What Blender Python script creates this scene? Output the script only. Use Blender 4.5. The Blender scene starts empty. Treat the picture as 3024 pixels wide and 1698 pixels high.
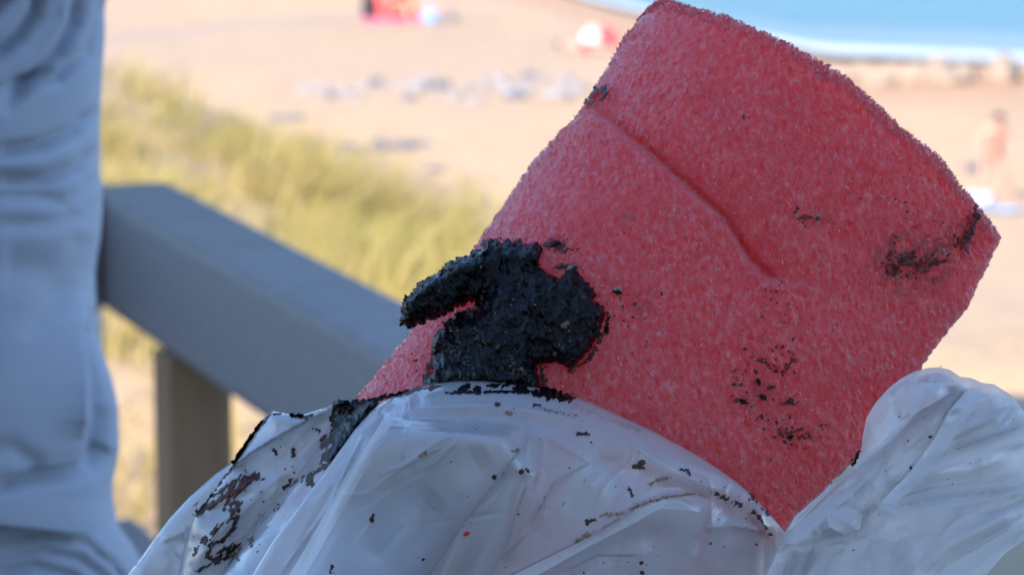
import bpy, bmesh, math, random
import numpy as np
from mathutils import Vector
random.seed(7); rng = np.random.default_rng(11)
S = bpy.context.scene; COL = S.collection
PI = math.pi

# ------------------------------------------------------------------ camera, light, exposure
ZC = 8.0                                   # lens height above the beach (m)
PITCH = math.radians(9.5)
K = 0.298 / 3024.0                         # metres per photo pixel at one metre
cam_d = bpy.data.cameras.new('camera'); cam = bpy.data.objects.new('camera', cam_d); COL.objects.link(cam)
cam.location = (0, 0, ZC); cam.rotation_euler = (PI/2 - PITCH, 0, 0)
cam_d.sensor_width = 36; cam_d.lens = 36 / 0.298
cam_d.clip_start = 0.05; cam_d.clip_end = 20000
cam_d.dof.use_dof = True; cam_d.dof.focus_distance = 0.99
cam_d.dof.aperture_fstop = (36/0.298/1000) / 0.0048
S.camera = cam

SUN_EL = math.radians(40)
SDX, SDY = 0.62, 0.785                     # direction shadows fall on the ground
w = bpy.data.worlds.new('World'); S.world = w; w.use_nodes = True
nt = w.node_tree; bg = nt.nodes['Background']
sky = nt.nodes.new('ShaderNodeTexSky'); sky.sky_type = 'NISHITA'; sky.sun_disc = False
sky.sun_elevation = SUN_EL; sky.sun_rotation = math.atan2(-SDX, -SDY)
sky.air_density = 1.0; sky.dust_density = 0.3; sky.ozone_density = 6.0
nt.links.new(sky.outputs[0], bg.inputs[0]); bg.inputs[1].default_value = 0.15
sl = bpy.data.lights.new('sun', 'SUN'); sl.energy = 3.2; sl.angle = math.radians(0.5); sl.color = (1.0, 0.83, 0.62)
so = bpy.data.objects.new('sun', sl); COL.objects.link(so)
sd = Vector((SDX*math.cos(SUN_EL), SDY*math.cos(SUN_EL), -math.sin(SUN_EL)))
so.rotation_euler = sd.to_track_quat('-Z', 'Y').to_euler(); so.location = (-6, -8, 20)
S.view_settings.view_transform = 'Standard'; S.view_settings.look = 'None'
S.view_settings.exposure = 1.60; S.view_settings.gamma = 1; S.view_settings.use_curve_mapping = False
S.render.engine = 'CYCLES'; S.cycles.use_denoising = True
S.cycles.max_bounces = 10; S.cycles.transparent_max_bounces = 12; S.cycles.transmission_bounces = 8
S.cycles.sample_clamp_indirect = 6

# ------------------------------------------------------------------ helpers
cp, sp = math.cos(PITCH), math.sin(PITCH)
def P(px, py, d):
    """photo pixel + distance along the optical axis -> world (N,3)"""
    px, py, d = np.broadcast_arrays(np.asarray(px, float), np.asarray(py, float), np.asarray(d, float))
    a = (px - 1512) * K * d; b = (849 - py) * K * d
    return np.stack([a, cp*d + sp*b, ZC - sp*d + cp*b], -1)
def Q(px, py, wd):                         # close-up space: depth given in pixels beyond 1 m
    return P(px, py, 1 + np.asarray(wd, float) * K)
def proj(v):
    y, z = v[:, 1], v[:, 2] - ZC
    d = cp*y - sp*z; b = sp*y + cp*z
    return 1512 + v[:, 0]/d/K, 849 - b/d/K
def ray_z(px, py, z=0.0):
    v = P(px, py, 1.0) - np.array([0, 0, ZC]); t = (z - ZC) / v[2]
    return np.array([0, 0, ZC]) + v * t
def ray_y(px, py, y):
    v = P(px, py, 1.0) - np.array([0, 0, ZC]); return np.array([0, 0, ZC]) + v * (y / v[1])

def _h(ix, iy, s):
    n = (ix.astype(np.int64)*374761393 + iy.astype(np.int64)*668265263 + s*982451653) & 0x7fffffff
    n = ((n ^ (n >> 13)) * 1274126177) & 0x7fffffff
    return ((n ^ (n >> 16)) & 0xffff) / 65535.0
def vn(x, y, s=0):
    ix, iy = np.floor(x), np.floor(y); fx, fy = x-ix, y-iy
    fx = fx*fx*fx*(fx*(fx*6-15)+10); fy = fy*fy*fy*(fy*(fy*6-15)+10)
    a, b, c, d = _h(ix, iy, s), _h(ix+1, iy, s), _h(ix, iy+1, s), _h(ix+1, iy+1, s)
    return ((a*(1-fx)+b*fx)*(1-fy) + (c*(1-fx)+d*fx)*fy)*2 - 1
def fbm(x, y, s=0, o=4, g=.5):
    r = 0; a = 1; t = 0
    for i in range(o):
        r = r + a*vn(x*2**i + 17.3*i, y*2**i - 9.1*i, s+i); t += a; a *= g
    return r / t
def worley(x, y, s=0):
    ix, iy = np.floor(x), np.floor(y)
    f1 = np.full(np.shape(x), 9.0); f2 = f1.copy(); v1 = np.zeros(np.shape(x)); gx = v1.copy(); gy = v1.copy()
    for i in (-1, 0, 1):
        for j in (-1, 0, 1):
            cx, cy = ix+i, iy+j
            dx = cx + _h(cx, cy, s) - x; dy = cy + _h(cx, cy, s+5) - y
            d = np.hypot(dx, dy); n = d < f1
            f2 = np.where(n, f1, np.minimum(f2, d)); f1 = np.where(n, d, f1)
            v1 = np.where(n, _h(cx, cy, s+9), v1); gx = np.where(n, dx, gx); gy = np.where(n, dy, gy)
    return f1, f2, v1, gx, gy
def crumple(x, y, s=0):
    """facets meeting in sharp creases"""
    r = np.full(np.shape(x), -9.0)
    ix, iy = np.floor(x), np.floor(y)
    for i in (-1, 0, 1):
        for j in (-1, 0, 1):
            cx, cy = ix+i, iy+j
            dx = cx + _h(cx, cy, s) - x; dy = cy + _h(cx, cy, s+5) - y
            ax = _h(cx, cy, s+9)*2-1; ay = _h(cx, cy, s+13)*2-1
            r = np.maximum(r, 1 - .75*(dx*dx + dy*dy) + .75*(ax*dx + ay*dy))
    return r
def pdist(px, py, poly, closed=False, signed=False):
    """distance to a polyline, parameter along it, and side (>0 right of travel in image)"""
    pts = np.asarray(poly, float)
    if closed: pts = np.vstack([pts, pts[:1]])
    best = np.full(np.shape(px), 1e9); side = np.zeros(np.shape(px)); par = np.zeros(np.shape(px))
    nx = np.zeros(np.shape(px)); ny = nx.copy()
    n = len(pts) - 1
    for i in range(n):
        a, b = pts[i], pts[i+1]; d = b-a; L2 = max(d@d, 1e-9)
        t = np.clip(((px-a[0])*d[0] + (py-a[1])*d[1])/L2, 0, 1)
        qx, qy = a[0]+t*d[0], a[1]+t*d[1]
        ds = np.hypot(px-qx, py-qy); m = ds < best
        best = np.where(m, ds, best); par = np.where(m, (i+t)/n, par)
        side = np.where(m, d[0]*(py-a[1]) - d[1]*(px-a[0]), side)
        nx = np.where(m, qx, nx); ny = np.where(m, qy, ny)
    return best, par, np.sign(side), nx, ny
def inside(px, py, poly):
    r = np.zeros(np.shape(px), bool); n = len(poly); j = n-1
    for i in range(n):
        xi, yi = poly[i]; xj, yj = poly[j]
        c = ((yi > py) != (yj > py)) & (px < (xj-xi)*(py-yi)/((yj-yi) or 1e-9) + xi)
        r ^= c; j = i
    return r
def smooth_poly(pts, n=1, closed=True):
    pts = [tuple(p) for p in pts]
    for _ in range(n):
        q = []
        m = len(pts)
        for i in range(m if closed else m-1):
            a, b = pts[i], pts[(i+1) % m]
            q += [(a[0]*.75+b[0]*.25, a[1]*.75+b[1]*.25), (a[0]*.25+b[0]*.75, a[1]*.25+b[1]*.75)]
        pts = q if closed else [pts[0]] + q + [pts[-1]]
    return pts

def setp(o, label=None, cat=None, group=None, kind=None):
    for k_, v_ in (('label', label), ('category', cat), ('group', group), ('kind', kind)):
        if v_: o[k_] = v_
    return o
def mesh_obj(name, verts, faces, mat, parent=None, smooth=True, loc=None):
    me = bpy.data.meshes.new(name)
    verts = np.asarray(verts, float)
    if loc is not None: verts = verts - np.asarray(loc)
    me.from_pydata(verts.tolist(), [], [tuple(map(int, f)) for f in faces] if not isinstance(faces, list) else faces)
    me.update()
    if smooth: me.shade_smooth()
    o = bpy.data.objects.new(name, me); COL.objects.link(o)
    if mat: me.materials.append(mat)
    if loc is not None: o.location = loc
    if parent:
        o.parent = parent
        if loc is None: o.location = -Vector(parent.location)
    return o
def empty(name, loc):
    o = bpy.data.objects.new(name, None); COL.objects.link(o); o.location = loc; o.empty_display_size = .05; return o
def grid_faces(nr, nc, wrap=False, off=0):
    i = np.arange(nr-1)[:, None]; j = np.arange(nc if wrap else nc-1)[None]
    a = i*nc + j; b = i*nc + (j+1) % nc
    return (np.stack([a, b, b+nc, a+nc], -1).reshape(-1, 4) + off).tolist()
def fcol(o, name, vals):
    at = o.data.attributes.new(name, 'FLOAT', 'POINT'); at.data.foreach_set('value', np.asarray(vals, np.float32))

class N:                                    # terse node builder
    def __init__(s, name):
        s.m = bpy.data.materials.new(name); s.m.use_nodes = True; s.t = s.m.node_tree; s.t.nodes.clear()
        s.out = s.t.nodes.new('ShaderNodeOutputMaterial')
    def n(s, typ, ins=None, **kw):
        x = s.t.nodes.new('ShaderNode'+typ)
        for a, b in kw.items(): setattr(x, a, b)
        for a, b in (ins or {}).items(): s.set(x, a, b)
        return x
    def set(s, x, a, b):
        i = x.inputs[a]
        if hasattr(b, 'is_output'): s.t.links.new(b, i)
        elif hasattr(b, 'outputs'): s.t.links.new(b.outputs[0], i)
        else: i.default_value = b
    def noise(s, sc, det=4, rough=.55, vec=None, out=0):
        x = s.n('TexNoise', {'Scale': sc, 'Detail': det, 'Roughness': rough})
        if vec is not None: s.set(x, 'Vector', vec)
        return x.outputs[out]
    def ramp(s, fac, stops):
        r = s.n('ValToRGB', {'Fac': fac}); e = r.color_ramp.elements
        while len(e) < len(stops): e.new(.5)
        for i, (p, c) in enumerate(stops): e[i].position = p; e[i].color = (*c, 1) if len(c) == 3 else c
        return r.outputs[0]
    def mix(s, f, a, b):
        x = s.n('Mix', data_type='RGBA'); s.set(x, 0, f)
        s.set(x, 6, a if not isinstance(a, tuple) else (*a, 1)[:4]); s.set(x, 7, b if not isinstance(b, tuple) else (*b, 1)[:4])
        return x.outputs[2]
    def math(s, op, a, b=0.0):
        x = s.n('Math', operation=op); s.set(x, 0, a); s.set(x, 1, b); return x.outputs[0]
    def bump(s, h, st, dist, nrm=None):
        x = s.n('Bump', {'Height': h, 'Strength': st, 'Distance': dist})
        if nrm is not None: s.set(x, 'Normal', nrm)
        return x.outputs[0]
    def coord(s, out='Object', scale=None, rot=None):
        c = s.n('TexCoord').outputs[out]
        if scale or rot:
            m = s.n('Mapping', {'Vector': c})
            if scale: m.inputs['Scale'].default_value = scale
            if rot: m.inputs['Rotation'].default_value = rot
            return m.outputs[0]
        return c
    def attr(s, name): return s.n('Attribute', attribute_name=name).outputs['Fac']
    def bsdf(s, **kw):
        b = s.n('BsdfPrincipled')
        for a, v in kw.items():
            a = a.replace('_', ' ')
            if isinstance(v, tuple) and len(v) == 3 and a != 'Subsurface Radius': v = (*v, 1)
            s.set(b, a, v)
        s.t.links.new(b.outputs[0], s.out.inputs[0]); return b
    def surf(s, sh): s.set(s.out, 0, sh); return s.m
def simple(name, col, rough=.7, var=.15, scale=20, bump=0.0, bscale=60, dist=.002, spec=.4):
    m = N(name); c = m.coord()
    f = m.noise(scale, 4, .6, c)
    d = tuple(max(0, x*(1-var*1.6)) for x in col); l = tuple(min(1, x*(1+var)) for x in col)
    kw = dict(Base_Color=m.ramp(f, [(.3, d), (.7, l)]), Roughness=rough)
    b = m.bsdf(**kw); b.inputs['Specular IOR Level'].default_value = spec
    if bump: m.set(b, 'Normal', m.bump(m.noise(bscale, 5, .6, c), bump, dist))
    return m.m

# ------------------------------------------------------------------ materials
def mat_sand():
    m = N('beach_sand'); c = m.coord()
    big = m.noise(.05, 5, .6, c); mid = m.noise(.9, 5, .65, c); fine = m.noise(60, 3, .6, c)
    base = m.ramp(big, [(.35, (.415, .292, .178)), (.65, (.45, .32, .20))])
    base = m.mix(m.ramp(mid, [(.38, (1, 1, 1)), (.5, (0, 0, 0))]), base, (.39, .272, .168))
    base = m.mix(m.math('MULTIPLY', m.attr('unseen_scrub'), m.ramp(mid, [(.25, (.7, .7, .7)), (.55, (1, 1, 1))])), base, (.085, .085, .035))
    base = m.mix(m.math('MULTIPLY', m.attr('track_and_shade'), .8), base, (.34, .265, .205))
    wet = m.attr('wet')
    base = m.mix(wet, base, (.36, .20, .115))
    h = m.math('ADD', m.math('MULTIPLY', m.noise(2.2, 5, .6, c), 1.0), m.math('MULTIPLY', fine, .03))
    b = m.bsdf(Base_Color=base, Roughness=.9); m.set(b, 'Normal', m.bump(h, .7, .16)); return m.m
M_SAND = mat_sand()
def mat_sea():
    m = N('sea_water'); c = m.coord()
    mp = m.coord('Object', (1, .35, 1), (0, 0, .45))
    foam = m.attr('foam')
    col = m.mix(m.noise(.07, 4, .5, mp), (.06, .155, .21), (.075, .18, .235))
    col = m.mix(foam, col, (.8, .8, .8))
    h = m.noise(.9, 5, .6, mp)
    b = m.bsdf(Base_Color=col, Roughness=m.mix(foam, (.38, .38, .38), (.8, .8, .8))); m.set(b, 'Normal', m.bump(h, .5, .25))
    b.inputs['IOR'].default_value = 1.33; b.inputs['Specular IOR Level'].default_value = .10
    return m.m
M_SEA = mat_sea()
def mat_wood(name, a, b_, scale=(1, 1, 1)):
    m = N(name); c = m.coord('Object', scale)
    wv = m.n('TexNoise', {'Scale': 14.0, 'Detail': 6.0, 'Roughness': .65, 'Vector': c}).outputs[0]
    col = m.ramp(wv, [(.3, a), (.7, b_)])
    b = m.bsdf(Base_Color=col, Roughness=.72); m.set(b, 'Normal', m.bump(wv, .5, .002)); return m.m
M_RAIL = mat_wood('weathered_grey_timber', (.16, .15, .145), (.31, .30, .295), (7, .5, 7))
M_POST = mat_wood('brown_post_timber', (.27, .155, .08), (.38, .23, .125), (9, 9, .6))
M_ROOF = mat_wood('roof_boards', (.28, .25, .22), (.36, .33, .30), (6, .6, 6))
M_HOUSE = mat_wood('pale_cladding', (.72, .67, .63), (.78, .73, .69), (1, 1, 9))
M_PANE = simple('window_glass', (.03, .04, .05), .08, .05)
M_DECK = mat_wood('deck_boards', (.11, .10, .09), (.17, .155, .14), (9, .5, 6))

def mat_foam():
    m = N('red_foam'); c = m.coord()
    st = m.coord('Object', (1, 1, .55), (0, .3, 0))
    n1 = m.noise(600, 4, .62, st); n2 = m.noise(1500, 3, .6, c); n3 = m.noise(60, 4, .6, c)
    base = m.ramp(n1, [(.30, (.86, .030, .038)), (.48, (.92, .075, .085)), (.62, (.94, .17, .185)), (.78, (.95, .38, .40))])
    base = m.mix(m.ramp(n3, [(.35, (.3, .3, .3)), (.6, (0, 0, 0))]), base, (.72, .024, .034))
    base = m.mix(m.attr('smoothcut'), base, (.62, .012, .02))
    base = m.mix(m.math('MULTIPLY', m.attr('stain'), m.ramp(m.noise(300, 4, .6, c), [(.35, (0, 0, 0)), (.62, (1, 1, 1))])), base, (.17, .035, .03))
    vo = m.n('TexVoronoi', {'Scale': 620.0, 'Vector': st}, feature='SMOOTH_F1').outputs[0]
    h = m.math('ADD', m.math('MULTIPLY', n1, .9), m.math('ADD', m.math('MULTIPLY', n2, .4), m.math('MULTIPLY', vo, .8)))
    b = m.bsdf(Base_Color=base, Roughness=.22, Subsurface_Weight=1.0, Subsurface_Radius=(1.0, .07, .08), Subsurface_Scale=.11)
    b.inputs['Specular IOR Level'].default_value = .6
    b.inputs['Coat Weight'].default_value = .35; b.inputs['Coat Roughness'].default_value = .18; b.inputs['Sheen Weight'].default_value = .42; b.inputs['Sheen Roughness'].default_value = .45; b.inputs['Sheen Tint'].default_value = (1, .9, .92, 1)
    m.set(b, 'Normal', m.bump(h, .95, .0022)); return m.m
M_FOAM = mat_foam()
def mat_fuzz():
    m = N('foam_fibres'); r = m.n('ObjectInfo')
    g = m.n('NewGeometry').outputs['Random Per Island']
    col = m.ramp(g, [(0, (.66, .05, .07)), (.65, (.74, .13, .155)), (.9, (.80, .30, .32)), (1, (.85, .55, .55))])
    d = m.n('BsdfDiffuse', {'Color': col}); t = m.n('BsdfTranslucent', {'Color': col}); gl = m.n('BsdfGlossy', {'Roughness': .35})
    a = m.n('MixShader', {0: .35}); m.set(a, 1, d); m.set(a, 2, t)
    b = m.n('MixShader', {0: .08}); m.set(b, 1, a); m.set(b, 2, gl); return m.surf(b)
M_FUZZ = mat_fuzz()
def mat_tar():
    m = N('wet_black_tar'); c = m.coord()
    n1 = m.noise(900, 4, .6, c); n2 = m.noise(260, 5, .6, c)
    v = m.n('TexVoronoi', {'Scale': 420.0, 'Vector': c}).outputs[0]
    col = m.mix(m.ramp(v, [(.045, (1, 1, 1)), (.075, (0, 0, 0))]), m.ramp(n2, [(.3, (.0018, .002, .0026)), (.7, (.0045, .005, .0066))]), (.20, .10, .065))
    b = m.bsdf(Base_Color=col, Roughness=m.ramp(n2, [(.35, (.13, .13, .13)), (.65, (.33, .33, .33))]))
    b.inputs['Specular IOR Level'].default_value = .2
    m.set(b, 'Normal', m.bump(m.math('ADD', m.math('MULTIPLY', n1, .35), n2), .32, .0018)); return m.m
M_TAR = mat_tar()
M_SMEAR = simple('dried_tar_smear', (.055, .026, .020), .55, .5, 500, .5, 900, .001)
M_RUST = simple('rust_brown_tar_film', (.075, .024, .019), .5, .5, 420, .4, 900, .001)
M_TAN = simple('sandy_tan_residue', (.30, .22, .15), .8, .4, 500, .4, 900, .001)
M_GRIT = simple('dark_grit', (.06, .03, .028), .6, .4, 300)
M_STONE = simple('pale_sand_grain', (.33, .29, .24), .7, .3, 400)
M_TARSAND = simple('brown_sand_in_tar', (.17, .085, .055), .7, .5, 300)
M_GRITR = simple('dark_red_grit', (.075, .018, .018), .6, .4, 300)
M_FSTAIN = simple('red_brown_foam_stain', (.17, .022, .022), .5, .5, 400, .4, 900, .001)
M_REDBIT = simple('red_foam_crumb', (.60, .05, .05), .6, .2, 400)
def mat_film():
    m = N('white_plastic_film'); c = m.coord()
    n = m.noise(28, 4, .55, c); n2 = m.noise(150, 4, .6, c)
    nr = m.bump(m.math('ADD', n, m.math('MULTIPLY', n2, .2)), .16, .004)
    col = m.mix(m.math('MULTIPLY', m.attr('stain'), .6), (.90, .90, .92), (.40, .30, .21))
    d = m.n('BsdfDiffuse', {'Color': col, 'Normal': nr}); t = m.n('BsdfTranslucent', {'Color': col, 'Normal': nr})
    g = m.n('BsdfGlossy', {'Roughness': .15, 'Normal': nr}); tr = m.n('BsdfTransparent')
    a = m.n('MixShader', {0: .62}); m.set(a, 1, d); m.set(a, 2, t)
    b = m.n('MixShader', {0: .13}); m.set(b, 1, a); m.set(b, 2, tr)
    fr = m.n('Fresnel', {'IOR': 1.5, 'Normal': nr})
    e = m.n('MixShader'); m.set(e, 0, m.math('MULTIPLY', fr, 1.25)); m.set(e, 1, b); m.set(e, 2, g); return m.surf(e)
M_FILM = mat_film()
def mat_cloth(name, a, b_):
    m = N(name); c = m.coord()
    n = m.noise(7, 3, .5, c); f = m.noise(900, 2, .5, c)
    bs = m.bsdf(Base_Color=m.ramp(n, [(.3, a), (.7, b_)]), Roughness=.9)
    bs.inputs['Sheen Weight'].default_value = .25
    m.set(bs, 'Normal', m.bump(f, .25, .0006)); return m.m
M_SWEAT = mat_cloth('pale_grey_jersey', (.33, .365, .44), (.39, .425, .50))
M_TROU = mat_cloth('grey_blue_trouser_cloth', (.33, .36, .42), (.39, .42, .48))
def mat_grass():
    m = N('dune_grass_blades'); g = m.n('NewGeometry').outputs['Random Per Island']
    col = m.ramp(g, [(0, (.26, .25, .075)), (.3, (.42, .36, .12)), (.62, (.56, .44, .18)), (.85, (.66, .50, .25)), (1, (.68, .53, .30))])
    col = m.mix(m.ramp(m.noise(.9, 3, .6, m.coord()), [(.42, (0, 0, 0)), (.62, (.5, .5, .5))]), col, (.31, .31, .10))
    d = m.n('BsdfDiffuse', {'Color': col}); t = m.n('BsdfTranslucent', {'Color': col})
    a = m.n('MixShader', {0: .35}); m.set(a, 1, d); m.set(a, 2, t); return m.surf(a)
M_GRASS = mat_grass()
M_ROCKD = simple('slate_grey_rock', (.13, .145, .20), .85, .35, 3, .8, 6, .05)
M_ROCKP = simple('pale_grey_rock', (.30, .285, .30), .9, .2, 2, .8, 5, .05)
M_ROCKB = simple('beige_boulder', (.34, .27, .21), .9, .2, 1.2, .8, 3, .08)
M_SKIN = simple('tanned_skin', (.60, .32, .21), .55, .1, 5)
M_SKINP = simple('sunburnt_skin', (.66, .34, .26), .55, .1, 5)
def fabric(n, c): return simple(n, c, .85, .12, 8)
M_CORAL = fabric('coral_cloth', (.75, .13, .12)); M_PINK = fabric('pink_towel', (.80, .22, .38)); M_BLACK = fabric('black_cloth', (.03, .03, .04))
M_BLUE = fabric('pale_blue_cloth', (.25, .45, .75)); M_WHITE = fabric('white_cloth', (.80, .79, .80)); M_RED = fabric('red_cloth', (.72, .05, .09))
M_HAIR = fabric('dark_hair', (.05, .03, .025)); M_STEEL = simple('grey_metal', (.4, .4, .42), .4)

# ------------------------------------------------------------------ terrain, sea, grass
def terrain(x, y):
    crest = np.clip(4.84 - .34*(x + .1), 3.2, 5.82)
    near = 6.2 - .06*fbm(x*.5, y*.5, 3, 3)
    t = np.clip((y - 9)/11, 0, 1); t = t*t*(3-2*t)
    z = near*(1-t) + crest*t
    u = np.clip((y - 21)/22, 0, 1); u = u*u*(3-2*u)
    z = z*(1-u)
    z = z + .05*fbm(x*1.3, y*1.3, 8, 3)*(1-u) + .07*u*fbm(x*.35, y*.35, 21, 4)*np.clip((150-y)/60, 0, 1)
    return z
def shore_y(x):
    """y of the waterline at each x, read off the shoreline of the photograph"""
    pts = [(-400, -560), (900, -250), (1500, -70), (1760, 10), (2000, 70), (2200, 120), (2450, 168), (2750, 182), (3024, 190), (3600, 215), (6000, 300)]
    w_ = np.array([ray_z(a, b)[:2] for a, b in pts])
    o = np.argsort(w_[:, 0]); return np.interp(x, w_[o, 0], w_[o, 1])
def axis(segs):
    r = [np.linspace(a, b, n, endpoint=False) for a, b, n in segs]; return np.concatenate(r + [[segs[-1][1]]])
xs = axis([(-4000, -300, 8), (-300, -40, 26), (-40, -8, 40), (-8, 8, 110), (8, 40, 60), (40, 300, 26), (300, 4000, 8)])
ys = axis([(-300, -10, 14), (-10, 3, 14), (3, 26, 130), (26, 60, 70), (60, 130, 110), (130, 400, 20), (400, 6000, 10)])
X, Y = np.meshgrid(xs, ys); X, Y = X.ravel(), Y.ravel()
Zt = terrain(X, Y)
shd = Y - shore_y(X)
Zt = Zt - np.clip((shd+2)/40, 0, 1)*1.5
ground = mesh_obj('beach_sand', np.stack([X, Y, Zt], -1), grid_faces(len(ys), len(xs)), M_SAND)
setp(ground, kind='structure')
wetv = np.clip(1 - np.abs(shd + 5)/7.0 + .35*fbm(X*.12, Y*.2, 5, 3), 0, 1)*.75
trk = np.array([ray_z(a, b)[:2] for a, b in ((-200, 150), (270, 118), (520, 96), (760, 74), (1000, 62), (1300, 60))])
td = pdist(X, Y, trk)[0]; fcol(ground, 'track_and_shade', np.exp(-(td/1.5)**2)*(.6+.5*fbm(X*.3, Y*.2, 9, 3)) + .45*np.clip(fbm(X*.16, Y*.05, 91, 3)*2.4, 0, 1))  # track tone, plus random patches painting sand colour drift and soft shadows
fcol(ground, 'wet', wetv)
fcol(ground, 'unseen_scrub', np.clip(np.maximum(np.clip((4.5-Y)/1.5, 0, 1), np.clip((-3.4-X-.12*Y)/1.5, 0, 1)*(Y < 26)) + np.clip((X-3.5-.2*Y)/1.5, 0, 1)*(Y < 14), 0, 1))  # dark ground cover added out of view to cut warm bounce light
# sea, a sheet from the waterline to the horizon with low swell and foam
sx = axis([(-4000, -200, 10), (-200, -20, 20), (-20, 45, 150), (45, 300, 30), (300, 4000, 8)])
so_ = axis([(0, 3, 14), (3, 40, 110), (40, 200, 30), (200, 8000, 12)])
SX, SO = np.meshgrid(sx, so_); SX, SO = SX.ravel(), SO.ravel()
SO = SO + .8*fbm(SX*.25, SX*0+3, 4, 3)*(SO < 30)
SY = shore_y(SX) + SO
ph = SO + 1.6*fbm(SX*.12, SO*.12, 31, 3)
wave = .10*np.exp(-((ph-9.5)/1.6)**2)*np.clip((26-SX)/20, 0, 1) + .02*np.sin(ph*.6)*np.clip(SO/20, 0, 1)*(SO < 150)
sea = mesh_obj('sea', np.stack([SX, SY, .03 + wave*(.6+.4*fbm(SX*.1, SO*0, 7, 2))], -1), grid_faces(len(so_), len(sx)), M_SEA)
setp(sea, kind='structure')
foamv = .62*np.clip(1.1 - np.abs(ph - 1.0)/1.8, 0, 1) + .30*np.exp(-((ph-5.5)/2.6)**2)*(.6+.4*vn(SX*.06, SX*0, 8))*np.clip((30-SX)/25, .2, 1)
fcol(sea, 'foam', np.clip(foamv, 0, 1))

def grass_density(x, y):
    edge = .55 + .035*(y-8) - np.clip(y-15, 0, 9)*.07
    d = np.clip((edge - x + .5*fbm(x*1.2, y*.6, 61, 3))/.5, 0, 1)
    return d * np.clip((23 - y)/1.5, 0, 1) * np.clip((y - 5.4)/.8, 0, 1)
def build_grass():
    n = 150000
    x = rng.uniform(-6.5, 1.6, n); y = rng.uniform(5, 23, n)
    tuft = np.clip(.5 + 2.4*fbm(x*2.2, y*1.0, 71, 3), np.where(y < 12, .40, .06), 1)
    keep = rng.random(n) < .6*grass_density(x, y)*tuft*(.45 + .55*(x > -4.2))
    x, y = x[keep], y[keep]; n = len(x)
    tall = np.clip(.17 + .26*fbm(x*.9, y*.9, 83, 3) + .07*rng.standard_normal(n), .07, .50)
    tall *= np.where(y > 14, 1.0, .8)
    ang = rng.uniform(0, 2*PI, n); lean = rng.uniform(.35, 1.5, n)*tall
    wdir = np.stack([np.cos(ang+PI/2), np.sin(ang+PI/2)], -1)
    ldir = np.stack([np.cos(ang)+.35, np.sin(ang)+.1], -1)
    hw = rng.uniform(.0035, .008, n)[:, None]
    base = np.stack([x, y], -1); z = terrain(x, y) - .02
    V = np.empty((n, 5, 3))
    for i, (f, ww) in enumerate(((0, 1), (.5, .75))):
        c = base + ldir*(lean*f*f)[:, None]
        V[:, 2*i, :2] = c - wdir*hw*ww; V[:, 2*i+1, :2] = c + wdir*hw*ww
        V[:, 2*i, 2] = V[:, 2*i+1, 2] = z + tall*f
    V[:, 4, :2] = base + ldir*lean[:, None]; V[:, 4, 2] = z + tall*.93
    i5 = np.arange(n)[:, None]*5
    q = (i5 + [0, 1, 3, 2]).tolist(); t = (i5 + [2, 3, 4]).tolist()
    o = mesh_obj('dune_grass', V.reshape(-1, 3), q + t, M_GRASS, smooth=False)
    setp(o, 'straw yellow and olive dune grass covering the slope behind the railing', 'grass', kind='stuff')
build_grass()

# ------------------------------------------------------------------ deck, roof and railing (out of the deck's own axes)
A20 = math.radians(20)
U = np.array([-math.sin(A20), math.cos(A20), 0]); V_ = np.array([math.cos(A20), math.sin(A20), 0]); ZZ = np.array([0, 0, 1.0])
ZDECK = ZC - 1.5
def box(bm, o, e, b=0.0):
    """o = corner, e = three edge vectors"""
    o = np.asarray(o); vs = []
    for i in (0, 1):
        for j in (0, 1):
            for k in (0, 1): vs.append(bm.verts.new(o + i*e[0] + j*e[1] + k*e[2]))
    fs = [(0, 1, 3, 2), (4, 6, 7, 5), (0, 4, 5, 1), (2, 3, 7, 6), (0, 2, 6, 4), (1, 5, 7, 3)]
    fc = [bm.faces.new([vs[i] for i in f]) for f in fs]
    bmesh.ops.recalc_face_normals(bm, faces=fc)
    if b:
        ed = list({e_ for f in fc for e_ in f.edges}); bmesh.ops.bevel(bm, geom=ed, offset=b, segments=2, affect='EDGES', profile=.6)
def board(name, o, e, mat, parent, bev=.006):
    """one board as an object with its own axes along the edges e"""
    o = np.asarray(o, float); L = [np.linalg.norm(x) for x in e]
    bm = bmesh.new(); box(bm, (0, 0, 0), [np.array([L[0], 0, 0]), np.array([0, L[1], 0]), np.array([0, 0, L[2]])], bev)
    me = bpy.data.meshes.new(name); bm.to_mesh(me); bm.free(); me.materials.append(mat); me.shade_flat()
    ob = bpy.data.objects.new(name, me); COL.objects.link(ob)
    from mathutils import Matrix
    R = Matrix([[e[j][i]/L[j] for j in range(3)] for i in range(3)]).to_4x4(); R.translation = Vector(o)
    ob.matrix_world = R
    if parent: ob.parent = parent; ob.matrix_parent_inverse = parent.matrix_world.inverted()
    return ob
ICOR = ray_y(306, 580, 4.15)                # inner top corner where the two handrails meet
zt = ICOR[2]
RW, RH = .110, .142
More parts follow.
